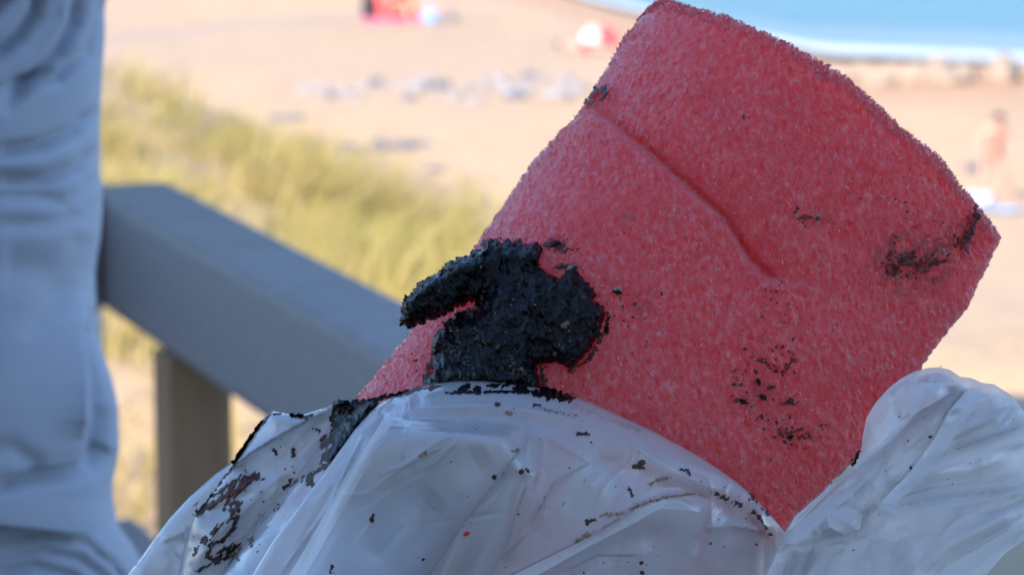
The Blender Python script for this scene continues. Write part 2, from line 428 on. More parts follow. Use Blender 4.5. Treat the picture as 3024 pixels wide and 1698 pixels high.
def build_railing():
    base = ICOR.copy(); base[2] = ZDECK
    root = empty('deck_railing', base); bpy.context.view_layer.update()
    setp(root, 'weathered grey timber deck railing with a square handrail and brown posts', 'railing')
    # handrail along the deck edge towards the viewer (right of its inner face), and the front one going left
    board('handrail', ICOR + U*RW - ZZ*RH, [-U*5.2, V_*RW, ZZ*RH], M_RAIL, root, .012)
    board('handrail', ICOR - V_*.003 - ZZ*RH, [-V_*3.4, U*RW, ZZ*RH], M_RAIL, root, .007)
    zl = zt - .40
    board('lower_rail', ICOR - V_*.028 + U*.05 + ZZ*(zl-.105-zt), [-U*5.2, V_*.07, ZZ*.09], M_RAIL, root)
    board('lower_rail', ICOR - V_*.031 + ZZ*(zl-.105-zt) - U*.02, [-V_*3.37, U*.07, ZZ*.09], M_RAIL, root)
    for t in (.255, 1.9, 3.6):
        p = ICOR - U*t - V_*.006; p[2] = ZDECK
        board('post', p, [-U*.075, V_*.075, ZZ*(zt - RH - ZDECK - .001)], M_POST, root, .004)
    for t in (.03, 1.5, 2.9):
        p = ICOR - V_*(t+.0) + U*.022; p[2] = ZDECK
        board('post', p, [-V_*.068, U*.068, ZZ*(zt - RH - ZDECK - .001)], M_POST, root, .004)
build_railing()
def build_deck():
    o = ICOR + U*.25 + V_*.25; o[2] = ZDECK - .16
    d = board('deck_floor', o, [-U*4.3, -V_*5.0, ZZ*.16], M_DECK, None, .004); setp(d, kind='structure')
build_deck()
def build_unseen_house():  # unseen house, added to shade the deck and bounce pale fill light
    z0 = 6.0; b = np.array([4.5, -.75, z0]); EX = np.array([1.0, 0, 0]); EY = np.array([0, 1.0, 0])
    root = empty('unseen_house', tuple(b)); bpy.context.view_layer.update()
    setp(root, 'unseen pale timber house added behind the deck for shade and bounced light', 'house')
    board('wall', b, [-EY*6.0, -EX*17.0, ZZ*7.0], M_HOUSE, root, .01)
    board('roof', b + EY*.25 + EX*.3 + ZZ*7.001, [-EY*6.5, -EX*17.6, ZZ*.22], M_ROOF, root, .02)
    for k in (1.0, 7.6, 11.0):
        for h in (1.3, 4.4):
            board('window_frame', b + EY*.052 - EX*k + ZZ*h, [-EY*.05, -EX*1.5, ZZ*1.3], M_RAIL, root, .005)
            board('pane', b + EY*.064 - EX*(k+.09) + ZZ*(h+.09), [-EY*.01, -EX*1.32, ZZ*1.12], M_PANE, root, 0)
    board('door', b + EY*.052 - EX*4.9 + ZZ*.36, [-EY*.05, -EX*1.0, ZZ*2.1], M_POST, root, .005)
build_unseen_house()
def build_added_parasol():  # added for the shadow it casts at right; canopy stays out of view
    px, py = -.66, 5.3; z0 = float(terrain(np.array(px), np.array(py))); top = 9.0
    root = empty('added_parasol', (px, py, z0))
    setp(root, 'large open parasol added beyond the railing for its shadow, canopy unseen', 'parasol')
    n = 24; a = np.arange(n)*2*PI/n
    v = [(px, py, top+.1)]; 
    for r, z in ((.6, top-.02), (1.15, top-.22), (1.5, top-.42)):
        sc = 1 + .03*np.cos(a*8) if r > .9 else 1+0*a
        v += [(px+r*s*math.cos(t), py+r*s*math.sin(t), z) for t, s in zip(a, sc)]
    f = [(0, 1+i, 1+(i+1) % n) for i in range(n)]
    for k in range(2): f += [(1+k*n+i, 1+k*n+n+i, 1+k*n+n+(i+1) % n, 1+k*n+(i+1) % n) for i in range(n)]
    c = mesh_obj('canopy', v, f, M_BLUE, root)
    s = c.modifiers.new('thick', 'SOLIDIFY'); s.thickness = .004
    m = [(px+.02*math.cos(t), py+.02*math.sin(t), z) for z in (z0-.2, top+.09) for t in a]
    mesh_obj('pole', m, grid_faces(2, n, True), M_STEEL, root)
build_added_parasol()

# ------------------------------------------------------------------ the red foam block
AX = np.array([-.609, .793]); BX = np.array([.793, .609]); A0 = np.array([1957., 2.])
def foam_q(px, py): return (px-A0[0])*BX[0] + (py-A0[1])*BX[1]
def foam_t(px, py): return (px-A0[0])*AX[0] + (py-A0[1])*AX[1]
def foam_w(px, py):
    q = foam_q(px, py); t = foam_t(px, py)
    ql = np.clip(q/700, 0, 1)
    w_ = 430*(1-np.sqrt(np.clip(1-(1-ql)**2, 0, 1))) + 110*np.clip((q-700)/520, 0, 1.2)**2
    return w_ - .16*t + 120 + 14*fbm(px/260, py/260, 5, 2)
TOP = [(1905, 40), (1925, 18), (1957, 3), (2010, 10), (2060, 24), (2130, 48), (2200, 76), (2265, 105), (2330, 136), (2415, 180), (2500, 232), (2580, 300), (2650, 366), (2715, 420), (2770, 470), (2815, 520), (2855, 570), (2890, 615), (2920, 655), (2952, 705)]
LEFT = [(1905, 40), (1850, 100), (1795, 185), (1740, 262), (1680, 335), (1620, 412), (1510, 565), (1400, 722), (1300, 858), (1200, 990), (1110, 1105), (1045, 1188), (900, 1385), (760, 1575)]
RIGHT = [(2952, 705), (2932, 758), (2895, 825), (2862, 905), (2800, 975), (2725, 1082), (2640, 1195), (2560, 1305), (2500, 1385), (2440, 1445), (2345, 1530), (2250, 1660), (2130, 1830), (1980, 2040)]
BOT = [(760, 1575), (1100, 1700), (1980, 2040)]
CREASE = [(1600, 425), (1650, 372), (1705, 330), (1752, 322), (1790, 338), (1850, 392), (1935, 458), (2010, 525), (2085, 592), (2140, 638), (2180, 706), (2225, 770), (2278, 814)]
CREASE2 = [(2278, 814), (2345, 824), (2420, 850), (2480, 878), (2540, 930)]
def samp(pl, n, pw=None):
    pl = np.array(pl, float); d = np.r_[0, np.cumsum(np.hypot(*np.diff(pl, axis=0).T))]; d /= d[-1]
    s = np.linspace(0, 1, n) if pw is None else pw
    return np.stack([np.interp(s, d, pl[:, 0]), np.interp(s, d, pl[:, 1])], -1)
def foam_disp(px, py):
    """relief of the front, px towards the viewer"""
    d, par, side, _, _ = pdist(px, py, CREASE)
    amp = .55 + .55*np.clip(par*1.5, 0, 1)
    sd = d*side; r = -13*amp*np.exp(-(d/13)**2) - 40*amp*np.exp(-d/90)*.5*(1-np.tanh(sd/13))*np.clip((1-par)*9+.25, 0, 1)
    d2, p2, s2, _, _ = pdist(px, py, CREASE2)
    r = r - 6*(1-p2)*np.exp(-(d2/12)**2) - 20*(1-p2)*np.exp(-d2/80)*.5*(1-np.tanh(d2*s2/16))
    r = r + 7*fbm(px/120, py/120, 15, 3) + 3.4*fbm(px/17, py/24, 19, 3) + 2.6*vn(px/7.0, py/9.0, 23)
    return r
def build_foam():
    nr, nc = 520, 430
    ang = np.linspace(0, 1, nc); s = np.where(ang < .35, .28*(1-np.cos(ang/.35*PI/2)), 0)
    s = np.where(ang >= .35, .28 + (ang-.35)/.65*.72, s)        # dense round the left shoulder
    t = np.linspace(0, 1, nr)
    Tp, Bp = samp(TOP, nc, s), samp(BOT, nc, s); Lp, Rp = samp(LEFT, nr, t), samp(RIGHT, nr, t)
    s_, t_ = s[None, :, None], t[:, None, None]
    C = (1-t_)*Tp[None] + t_*Bp[None] + (1-s_)*Lp[:, None] + s_*Rp[:, None] - (
        (1-s_)*(1-t_)*Tp[0] + s_*(1-t_)*Tp[-1] + (1-s_)*t_*Bp[0] + s_*t_*Bp[-1])
    fx, fy = C[..., 0], C[..., 1]
    # cross-section depth from the position across the block, measured from its own left edge
    qn = np.maximum(0, np.sum((C - Lp[:, None])*BX, -1)); tt = foam_t(fx, fy)
    ql = np.clip(qn/700, 0, 1)
    w_ = 430*(1-np.sqrt(np.clip(1-(1-ql)**2, 0, 1))) + 110*np.clip((qn-700)/520, 0, 1.2)**2 - .16*tt + 120 + 14*fbm(fx/260, fy/260, 5, 2)
    wr = np.sum((Rp[:, None]-C)*BX, -1); w_ = w_ + 34*(1-np.sqrt(np.clip(1-(1-np.clip(wr/34, 0, 1))**2, 0, 1)))
    tr = t[:, None]*1900; w_ = w_ + 26*(1-np.sqrt(np.clip(1-(1-np.clip(tr/26, 0, 1))**2, 0, 1)))
    P3 = Q(fx, fy, w_)
    gu = np.gradient(P3, axis=1); gv = np.gradient(P3, axis=0)
    nrm = np.cross(gv, gu); nrm /= np.linalg.norm(nrm, axis=-1, keepdims=True)+1e-12
    if nrm[nr//2, nc//2, 1] > 0: nrm = -nrm
    disp = foam_disp(fx, fy)
    rim = np.exp(-tr/18) + np.exp(-wr/30)*.3
    disp = disp + rim*(2.6*vn(fx/9, fy/9, 41) + 1.8*vn(fx/5, fy/5, 42))*(.6+.6*vn(fx/60, fy/60, 43))
    P3 = P3 + nrm*(disp*K)[..., None]
    # back half of the block: from the right edge round behind to the left shoulder
    nb = 40; b = np.linspace(0, 1, nb+2)[1:-1]
    back = Rp[:, None]*(1-b[None, :, None]) + Lp[:, None]*b[None, :, None]
    wR, wL = w_[:, -1:], w_[:, :1]
    wb = wR*(1-b)+wL*b + 215*np.sin(np.pi*b)**.6
    PB = Q(back[..., 0], back[..., 1], wb)
    ring = np.concatenate([P3, PB], 1); n = ring.shape[1]
    verts = ring.reshape(-1, 3); faces = grid_faces(nr, n, True)
    vl = [verts]; off = len(verts)
    # the cut end at the top, and the hidden lower end
    for row in (0, nr-1):
        c = ring[row].mean(0); prev = np.arange(n) + row*n
        for k, f in enumerate((.85, .5, .15)):
            nv = c + (ring[row]-c)*f; vl.append(nv); cur = np.arange(n)+off; off += n
            q = np.stack([prev, np.roll(prev, -1), np.roll(cur, -1), cur], -1)
            faces += (q if row else q[:, ::-1]).tolist(); prev = cur
        vl.append(c[None]); ci = off; off += 1
        q = np.stack([prev, np.roll(prev, -1), np.full(n, ci)], -1); faces += (q if row else q[:, ::-1]).tolist()
    verts = np.concatenate(vl)
    root = empty('foam_block', tuple(Q(1700, 1500, 250)))
    setp(root, 'big block of red foam stained with tar, standing out of the plastic bag', 'foam block')
    body = mesh_obj('foam_body', verts, faces, M_FOAM, root)
    st = np.zeros(len(verts)); sm = np.zeros(len(verts))
    px, py = proj(verts[:nr*n])
    for (x, y, r, a) in ((2700, 790, 130, .8), (2640, 770, 80, .75), (2760, 770, 80, .7), (2800, 700, 120, .3), (2872, 660, 60, .95), (2850, 700, 50, .9), (2240, 1160, 70, .55), (2310, 1270, 60, .45), (2600, 1330, 60, .25), (1640, 725, 40, 1.0), (1700, 790, 28, .8), (2420, 645, 45, .5), (1850, 645, 30, .7), (1900, 900, 40, .5)):
        st[:nr*n] += a*np.exp(-((px-x)**2 + (py-y)**2)/(r*r)*1.6)
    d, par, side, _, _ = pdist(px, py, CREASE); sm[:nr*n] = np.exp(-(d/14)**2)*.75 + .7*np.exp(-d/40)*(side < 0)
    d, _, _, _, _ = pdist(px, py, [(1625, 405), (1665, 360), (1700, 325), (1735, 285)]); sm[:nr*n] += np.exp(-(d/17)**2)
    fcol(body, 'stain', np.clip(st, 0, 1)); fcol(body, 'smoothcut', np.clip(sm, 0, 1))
    # loose fibre ends all over the skin
    def slivers(px0, py0, wd, L, hw, lift, mat, nm, dirs):
        m = len(px0); V = np.empty((m, 6, 3))
        cx, sy = np.cos(dirs), np.sin(dirs)
        for i, f in enumerate((-.5, 0, .5)):
            lf = lift*(1-(2*f)**2)*1.0 + 1.0 + (f > 0)*lift*.6
            for sgn in (0, 1):
                ox = (sgn*2-1)*hw*(1 if i == 1 else .45)
                V[:, i*2+sgn] = Q(px0 + cx*L*f - sy*ox, py0 + sy*L*f + cx*ox, wd - lf)
        ii = np.arange(m)[:, None]*6
        return mesh_obj(nm, V.reshape(-1, 3), (ii+[0, 1, 3, 2]).tolist() + (ii+[2, 3, 5, 4]).tolist(), mat, root)
    m = 12000
    gi = rng.integers(0, nr-6, m); gj = (rng.random(m)**.85*(nc-2)).astype(int)
    P2 = P3[gi, gj]; fx_, fy_ = proj(P2); dd = (cp*P2[:, 1] - sp*(P2[:, 2]-ZC) - 1)/K
    ok = (fy_ < 1720) & (np.random.default_rng(3).random(m) < .35 + .65*np.clip(.5+fbm(fx_/90, fy_/90, 77, 3), 0, 1))
    d, par, side, _, _ = pdist(fx_, fy_, CREASE); ok &= (d > 24) | (side > 0)
    fx_, fy_, dd = fx_[ok], fy_[ok], dd[ok]; m = len(fx_)
    th = rng.normal(1.25, .75, m)
    fz = slivers(fx_, fy_, dd, rng.uniform(6, 16, m), rng.uniform(.8, 2.0, m), rng.uniform(.2, 1.8, m), M_FUZZ, 'foam_fibre', th)
    setp(fz, kind='stuff')
    m = 2600
    ri = np.clip((rng.random(m)**2*10).astype(int), 0, 9); rj = rng.integers(0, nc, m)
    P2 = P3[ri, rj]; fx_, fy_ = proj(P2); dd = (cp*P2[:, 1] - sp*(P2[:, 2]-ZC) - 1)/K
    th = rng.normal(-1.0, .6, m)
    fz = slivers(fx_, fy_-1, dd, rng.uniform(6, 17, m), rng.uniform(.8, 1.8, m), rng.uniform(1, 5, m), M_FUZZ, 'edge_fibre', th)
    setp(fz, kind='stuff')
    return root
FOAM = build_foam()

# grains: little irregular icospheres
def ico(sub=1):
    bm = bmesh.new(); bmesh.ops.create_icosphere(bm, subdivisions=sub, radius=1)
    v = np.array([x.co[:] for x in bm.verts]); f = np.array([[y.index for y in x.verts] for x in bm.faces]); bm.free(); return v, f
ICO, ICOF = ico(1)
ICO2, ICO2F = ico(2)
def grains(name, pts, mat, parent, wfun, flat=.55):
    """pts: (px, py, radius, elongation, angle)"""
    V, F = [], []
    for i, (x, y, r, el, an) in enumerate(pts):
        v = ICO*(1 + .45*(rng.random((len(ICO), 1))-.5)); vx, vy, vz = v[:, 0]*r*el, v[:, 1]*r, v[:, 2]*r*flat
        c, s = math.cos(an), math.sin(an)
        wd = float(wfun(np.array([x]), np.array([y]))[0])
        V.append(Q(x + vx*c - vy*s, y + vx*s + vy*c, wd + vz - r*flat*.25)); F += (ICOF + i*len(ICO)).tolist()
    o = mesh_obj(name, np.concatenate(V), F, mat, parent, smooth=False); setp(o, kind='stuff'); return o
def fw(px, py): return foam_w(px, py) - foam_disp(px, py)
def clus(cx, cy, sx_, sy_, n, r0, r1):
    return [(cx + rng.normal()*sx_, cy + rng.normal()*sy_, rng.uniform(r0, r1), rng.uniform(1, 1.8), rng.uniform(0, 3)) for _ in range(n)]
g = []
for a in ((2660, 775, 32, 24, 30, 2.5, 7), (2760, 775, 26, 18, 16, 2, 6), (2872, 650, 14, 40, 40, 2.5, 7.5), (2840, 720, 14, 22, 14, 2, 6), (2190, 1130, 40, 40, 22, 2, 5), (2300, 1060, 34, 34, 14, 2, 4.5),
          (2330, 1270, 40, 26, 22, 2, 6), (2400, 1280, 40, 60, 14, 2, 5), (2520, 1350, 20, 60, 22, 1.6, 3.6), (2290, 950, 30, 60, 16, 1.6, 4), (2375, 640, 26, 14, 9, 2, 5), (1845, 655, 16, 16, 9, 2, 5),
          (1870, 900, 40, 30, 14, 2, 5), (1650, 730, 34, 14, 24, 2.5, 6), (2205, 350, 14, 10, 5, 2.5, 5), (2590, 440, 22, 12, 9, 2, 5), (2750, 640, 50, 50, 16, 1.8, 4.5), (2550, 330, 40, 30, 10, 2, 4), (2720, 520, 40, 40, 10, 2, 4),
          (1745, 270, 14, 18, 16, 3, 6), (1705, 290, 16, 18, 14, 2.5, 5), (2280, 880, 20, 20, 6, 2, 5), (1235, 1060, 30, 60, 12, 2, 4.5), (1900, 240, 50, 40, 10, 2, 4.5)):
    g += clus(*a)
for _ in range(260):
    q_, t_ = rng.uniform(150, 1190), rng.uniform(30, 1250); p_ = A0 + BX*q_ + AX*t_; g.append((p_[0], p_[1], rng.uniform(1.4, 3.4), rng.uniform(1, 1.5), rng.uniform(0, 3)))
g = [x for x in g if 0 < foam_q(x[0], x[1]) < 1205 and foam_t(x[0], x[1]) > 12]
grains('grit', g, M_GRITR, FOAM, fw)
grains('sand_grain', [(2418, 640, 8, 1.2, .3), (1686, 792, 9, 1.5, -.2), (1822, 856, 10, 1.5, .1), (2160, 575, 6, 1.3, 1.2), (2424, 226, 8, 1.4, .6), (1908, 695, 5, 1, 0), (2355, 640, 5, 1.2, 0)], M_STONE, FOAM, fw)
for i, (x, y, a, b, an) in enumerate([(2240, 1128, 13, 8, 1.0), (2276, 1143, 15, 8, -.2), (2252, 1172, 21, 10, .5), (2190, 1182, 20, 9, .35), (2333, 1186, 16, 10, -.3), (2292, 1096, 8, 6, .2), (2332, 1290, 13, 9, -.2), (2232, 1098, 10, 6, 1.2), (1822, 862, 17, 10, .1), (1640, 722, 20, 9, -.5), (1700, 790, 11, 8, .2), (2545, 1345, 7, 12, .4), (2200, 1030, 8, 6, .2), (2865, 690, 15, 24, .4), (2885, 640, 16, 13, .3), (1766, 262, 15, 8, -.8), (1786, 294, 10, 17, .2), (1802, 272, 16, 6, -.6), (2645, 790, 14, 9, .2), (2668, 770, 9, 12, .5), (2700, 760, 11, 6, 0)]):
    v = ICO2*(1+1.0*(rng.random((len(ICO2), 1))-.55)); a *= .78; b *= .72
    c, s = math.cos(an), math.sin(an); wd = float(fw(np.array([x]), np.array([y]))[0])
    vx, vy = v[:, 0]*a, v[:, 1]*b
    mesh_obj('tar_chip', Q(x+vx*c-vy*s, y+vx*s+vy*c, wd + v[:, 2]*5 - 3), ICO2F.tolist(), M_GRITR if (x > 2500 or i % 3 == 1) else M_TAR, FOAM, smooth=False)

# ------------------------------------------------------------------ polygon sheets with thickness
def sheet(name, outline, wfront, mat, step=5.0, back=None, parent=None, attrs=None, rag=0.0, seed=0):
    """a surface over an outline drawn in the close-up plane; wfront/back(px,py,edge) give its depth (px)"""
    ol = np.array(outline, float)
    x0, y0 = ol.min(0)-step; x1, y1 = ol.max(0)+step
    gx = np.arange(x0, x1+step, step); gy = np.arange(y0, y1+step, step)
    GX, GY = np.meshgrid(gx, gy); nr, nc = GX.shape
    wx, wy = GX, GY
    if rag:
        wx = GX + rag*(vn(GX/13, GY/13, seed) + .8*vn(GX/5.5, GY/5.5, seed+1)); wy = GY + rag*(vn(GX/13, GY/13, seed+2) + .8*vn(GX/5.5, GY/5.5, seed+3))
    ins = inside(wx, wy, [tuple(p) for p in ol])
    c = ins[:-1, :-1] | ins[1:, :-1] | ins[:-1, 1:] | ins[1:, 1:]
    d, _, _, nx, ny = pdist(GX, GY, ol, closed=True) if not rag else pdist(wx, wy, ol, closed=True)
    if not rag:
        ox, oy = np.where(ins, GX, nx), np.where(ins, GY, ny)
    else: ox, oy = GX, GY
    e = np.where(ins, d, 0)
    used = np.zeros(GX.shape, bool)
    for a in (0, 1):
        for b in (0, 1): used[a:nr-1+a, b:nc-1+b] |= c
    idx = -np.ones(GX.size, int); ui = np.flatnonzero(used.ravel()); idx[ui] = np.arange(len(ui))
    ux, uy, ue = ox.ravel()[ui], oy.ravel()[ui], e.ravel()[ui]
    ci, cj = np.nonzero(c); b0 = ci*nc + cj
    f = np.stack([idx[b0], idx[b0+nc], idx[b0+nc+1], idx[b0+1]], -1)
    verts = [Q(ux, uy, wfront(ux, uy, ue))]; faces = f.tolist(); px, py = ux, uy
    if back is not None:
        verts.append(Q(ux, uy, back(ux, uy, ue))); faces += (f[:, ::-1] + len(ui)).tolist(); px, py = np.r_[ux, ux], np.r_[uy, uy]
    o = mesh_obj(name, np.concatenate(verts), faces, mat, parent)
    for k_, fn in (attrs or {}).items(): fcol(o, k_, fn(px, py))
    return o
def folds(px, py, L):
    r = np.zeros(np.shape(px))
    for pl, kind, wd, am in L:
        d, par, side, _, _ = pdist(px, py, pl)
        fade = np.clip(np.minimum(par, 1-par)*6, .0, 1) if kind != 'S' else np.clip(par*8, .2, 1)
        if kind == 'r': r = r + am*fade*np.exp(-np.abs(d)/wd)            # sharp ridge
        elif kind == 'v': r = r - am*fade*np.exp(-(d/wd)**2)             # soft valley
        elif kind in 'sS': r = r + am*fade*np.exp(-d/wd)*(side > 0)      # step: raised on one side
    return r

# ------------------------------------------------------------------ plastic bag
def patches(px, py, L):
    r = np.zeros(np.shape(px))
    for pl, off, gx, gy, sf in L:
        a = np.array(pl, float); c = a.mean(0)
        d = pdist(px, py, pl, closed=True)[0]; sd = np.where(inside(px, py, pl), d, -d)
        m = 1/(1+np.exp(-np.clip(sd/sf, -30, 30)))
        r = r + m*(off + gx*(px-c[0]) + gy*(py-c[1]))
    return r
BP = [([(1135, 1245), (1300, 1262), (1500, 1285), (1560, 1400), (1459, 1427), (1368, 1547), (1230, 1780), (860, 1780), (1000, 1480)], 0, .05, .66, 10), ([(1560, 1300), (1720, 1345), (1900, 1400), (2050, 1480), (1960, 1470), (1850, 1518), (1704, 1600), (1440, 1780), (1516, 1600), (1530, 1500)], -10, .06, -.12, 12),
      ([(1459, 1427), (1560, 1400), (1530, 1500), (1516, 1600), (1440, 1780), (1230, 1780), (1368, 1547)], -8, -.10, .02, 7), ([(1970, 1470), (2080, 1500), (2072, 1560), (2040, 1660), (1900, 1760), (1600, 1780), (1720, 1620)], 8, .05, .10, 30), ([(2080, 1490), (2180, 1530), (2260, 1580), (2250, 1760), (2000, 1780), (2050, 1650)], -6, .12, -.05, 40)]
LP = [([(2300, 1605), (2418, 1488), (2524, 1390), (2638, 1297), (2718, 1214), (2770, 1150), (2700, 1110), (2625, 1160), (2565, 1245), (2550, 1340), (2480, 1440)], 16, -.10, .10, 5), ([(2300, 1620), (2418, 1488), (2524, 1390), (2638, 1297), (2718, 1214), (2790, 1150), (2860, 1150), (2797, 1214), (2757, 1289), (2691, 1378), (2590, 1484), (2520, 1560), (2400, 1600)], -8, .12, -.16, 5),
      ([(2868, 1150), (2960, 1165), (3010, 1200), (3000, 1250), (2868, 1300), (2760, 1330), (2797, 1214)], -8, .05, -.14, 6), ([(2700, 1372), (2868, 1312), (3060, 1250), (3100, 1330), (2912, 1400), (2740, 1432), (2640, 1440)], 12, -.06, .12, 6), ([(2600, 1482), (2735, 1445), (2912, 1428), (3060, 1400), (3080, 1480), (2900, 1545), (2760, 1580), (2600, 1560)], -20, .02, .12, 5),
      ([(2757, 1700), (2868, 1622), (3040, 1525), (3050, 1580), (2960, 1632), (2905, 1696), (2860, 1760)], -16, .05, -.22, 5), ([(2420, 1500), (2520, 1480), (2560, 1540), (2500, 1600), (2430, 1580)], -12, .15, -.15, 5), ([(2320, 1640), (2400, 1610), (2420, 1640), (2360, 1800), (2290, 1800)], -8, .25, 0, 6), ([(2480, 1600), (2600, 1580), (2620, 1800), (2430, 1800)], 8, -.12, .06, 8), ([(2790, 1305), (2860, 1268), (2990, 1215), (3020, 1240), (2870, 1300)], 8, 0, .3, 5)]
BAG = empty('plastic_bag', tuple(Q(1500, 1900, 100)))
setp(BAG, 'crumpled white translucent plastic bag wrapped round the foot of the red foam', 'plastic bag')
TOPB = [(1180, 1160), (1230, 1142), (1290, 1130), (1350, 1125), (1420, 1124), (1490, 1130), (1560, 1140), (1625, 1150), (1690, 1166), (1770, 1198), (1850, 1235), (1930, 1272), (2000, 1310), (2070, 1350), (2130, 1390), (2185, 1430), (2230, 1470), (2270, 1512), (2312, 1565), (2335, 1590)]
LFT = [(730, 1720), (800, 1605), (900, 1470), (985, 1355), (1050, 1265), (1110, 1202), (1180, 1160)]
BODY = [(640, 1860), (640, 2050), (2240, 2050), (2265, 1700), (2296, 1640)][::-1]
body_ol = LFT + TOPB[1:] + BODY
BF = [([(1100, 1235), (1050, 1330), (975, 1480), (890, 1610), (810, 1720)], 'r', 16, 26), ([(1140, 1225), (1075, 1330), (1005, 1450), (935, 1585), (870, 1730)], 'r', 18, 34),
      ([(1075, 1300), (1010, 1420), (930, 1540), (850, 1700)], 'v', 14, 16),
      ([(995, 1518), (1120, 1430), (1235, 1344), (1300, 1302), (1360, 1270), (1460, 1240)], 'r', 13, 11), ([(1230, 1760), (1268, 1696), (1368, 1547), (1459, 1427), (1560, 1300)], 's', 70, 26), ([(1230, 1760), (1268, 1696), (1368, 1547), (1459, 1427), (1540, 1330)], 'r', 14, 10),
      ([(1430, 1740), (1500, 1600), (1530, 1500), (1560, 1420)], 's', 60, 18), ([(1440, 1740), (1516, 1694), (1704, 1600), (1780, 1560), (1850, 1518), (1960, 1470)], 'r', 26, 30), ([(1560, 1760), (1700, 1660), (1850, 1600), (1990, 1560)], 'v', 40, 22),
      ([(1120, 1240), (1250, 1203), (1450, 1196), (1650, 1226), (1850, 1305), (2050, 1420)], 'r', 22, 16), ([(1380, 1290), (1500, 1268), (1620, 1292), (1720, 1350), (1800, 1420)], 'r', 22, 9), ([(1130, 1280), (1300, 1230), (1500, 1235), (1700, 1280)], 'v', 26, 12),
      ([(2020, 1440), (2072, 1490), (2076, 1550), (2050, 1640)], 'v', 30, 8), ([(2080, 1560), (2160, 1550), (2260, 1568)], 'r', 16, 14), ([(2230, 1490), (2262, 1560), (2262, 1640), (2255, 1700)], 'r', 18, 22), ([(1890, 1470), (2000, 1440), (2090, 1470), (2180, 1540)], 'v', 30, 14), ([(1700, 1340), (1900, 1400), (2100, 1480)], 'v', 40, 12),
      ([(1180, 1540), (1320, 1400), (1440, 1330)], 'v', 55, 22), ([(1100, 1700), (1200, 1560), (1300, 1460)], 'v', 60, 18), ([(1560, 1560), (1640, 1420), (1760, 1360)], 's', 60, 16), ([(1640, 1700), (1760, 1640), (1900, 1640)], 's', 50, -16)]
def fine(seed, x0, x1, y0, y1, n, ang, L):
    g_ = np.random.default_rng(seed); r = []
    for _ in range(n):
        a = ang + g_.normal()*.35; x, y = g_.uniform(x0, x1), g_.uniform(y0, y1); p = [(x, y)]; l = L*g_.uniform(.4, 1.3)
        for k in range(5):
            a += g_.normal()*.10; x += math.cos(a)*l/5; y += math.sin(a)*l/5; p.append((x, y))
        r.append((p, 'r', g_.uniform(3.5, 7), g_.uniform(3.5, 9)*g_.choice([1, 1, -.7])))
    return r
BF = [(p_, k_, w_*(.65 if k_ == 'r' else .9), a_*1.1) for p_, k_, w_, a_ in BF]
BF += fine(1, 850, 2150, 1250, 1700, 44, -1.0, 260)
def softp(x, k): return k*np.logaddexp(0, x/k)
def rot(px, py, a): return px*math.cos(a)+py*math.sin(a), -px*math.sin(a)+py*math.cos(a)
def body_w(px, py, e=None):
    dt = pdist(px, py, TOPB)[0]; dl = pdist(px, py, LFT)[0]
    g_ = lambda x: np.sqrt(np.clip(1-(1-np.clip(x, 0, 1))**2, 0, 1))
    base = foam_w(np.clip(px, 1200, 2300), 1500-softp(1500-py, 50)) - 26
    base = np.where(px < 1350, base - (1350-np.clip(px, 700, 1350))*.02, base)
    k1 = np.clip((2340-px)/700, 0, 1); k1 = .12 + .88*k1*k1*(3-2*k1)
    r = base - 270*k1*g_(dt/(120+190*k1)) - 60*g_(dl/90)*np.clip((1500-px)/300, 0, 1)
    r = r + .26*softp(py-1480, 60)
    u, v = rot(px, py, -1.0)
    r = r - folds(px, py, BF) + patches(px, py, BP) - 22*crumple(u/420, v/110, 3)*k1 - 4*crumple(u/150, v/50, 6) - 6*fbm(px/260, py/260, 9, 2)
    return r
def body_back(px, py, e): return body_w(px, py) + 4 + 620*(1-np.exp(-e/160))
tan_lines = [([(1860, 1500), (1905, 1480), (1970, 1465), (2030, 1455), (2085, 1462)], 7, 1.0), ([(1702, 1600), (1750, 1570), (1800, 1552), (1850, 1512)], 9, .8), ([(1700, 1595), (1760, 1590)], 8, .8), ([(1920, 1430), (1945, 1415), (1975, 1410)], 8, .9), ([(1690, 1200), (1790, 1235), (1900, 1275)], 9, .6), ([(2105, 1450), (2180, 1490), (2190, 1500)], 10, .6),
             ([(2210, 1520), (2240, 1560), (2275, 1600), (2290, 1620)], 9, .8), ([(1820, 1660), (1850, 1690)], 26, .35), ([(1760, 1350), (1830, 1350)], 16, .3)]
def body_stain(px, py):
    r = np.zeros(np.shape(px))
    for pl, wd, a in tan_lines:
        d = pdist(px, py, pl)[0]; r = r + a*np.exp(-(d/wd)**2)*np.clip(.55+.9*vn(px/9, py/9, 3), 0, 1)
    return np.clip(r, 0, 1)
sheet('bag_body', body_ol, body_w, M_FILM, 4.5, None, BAG, {'stain': body_stain})

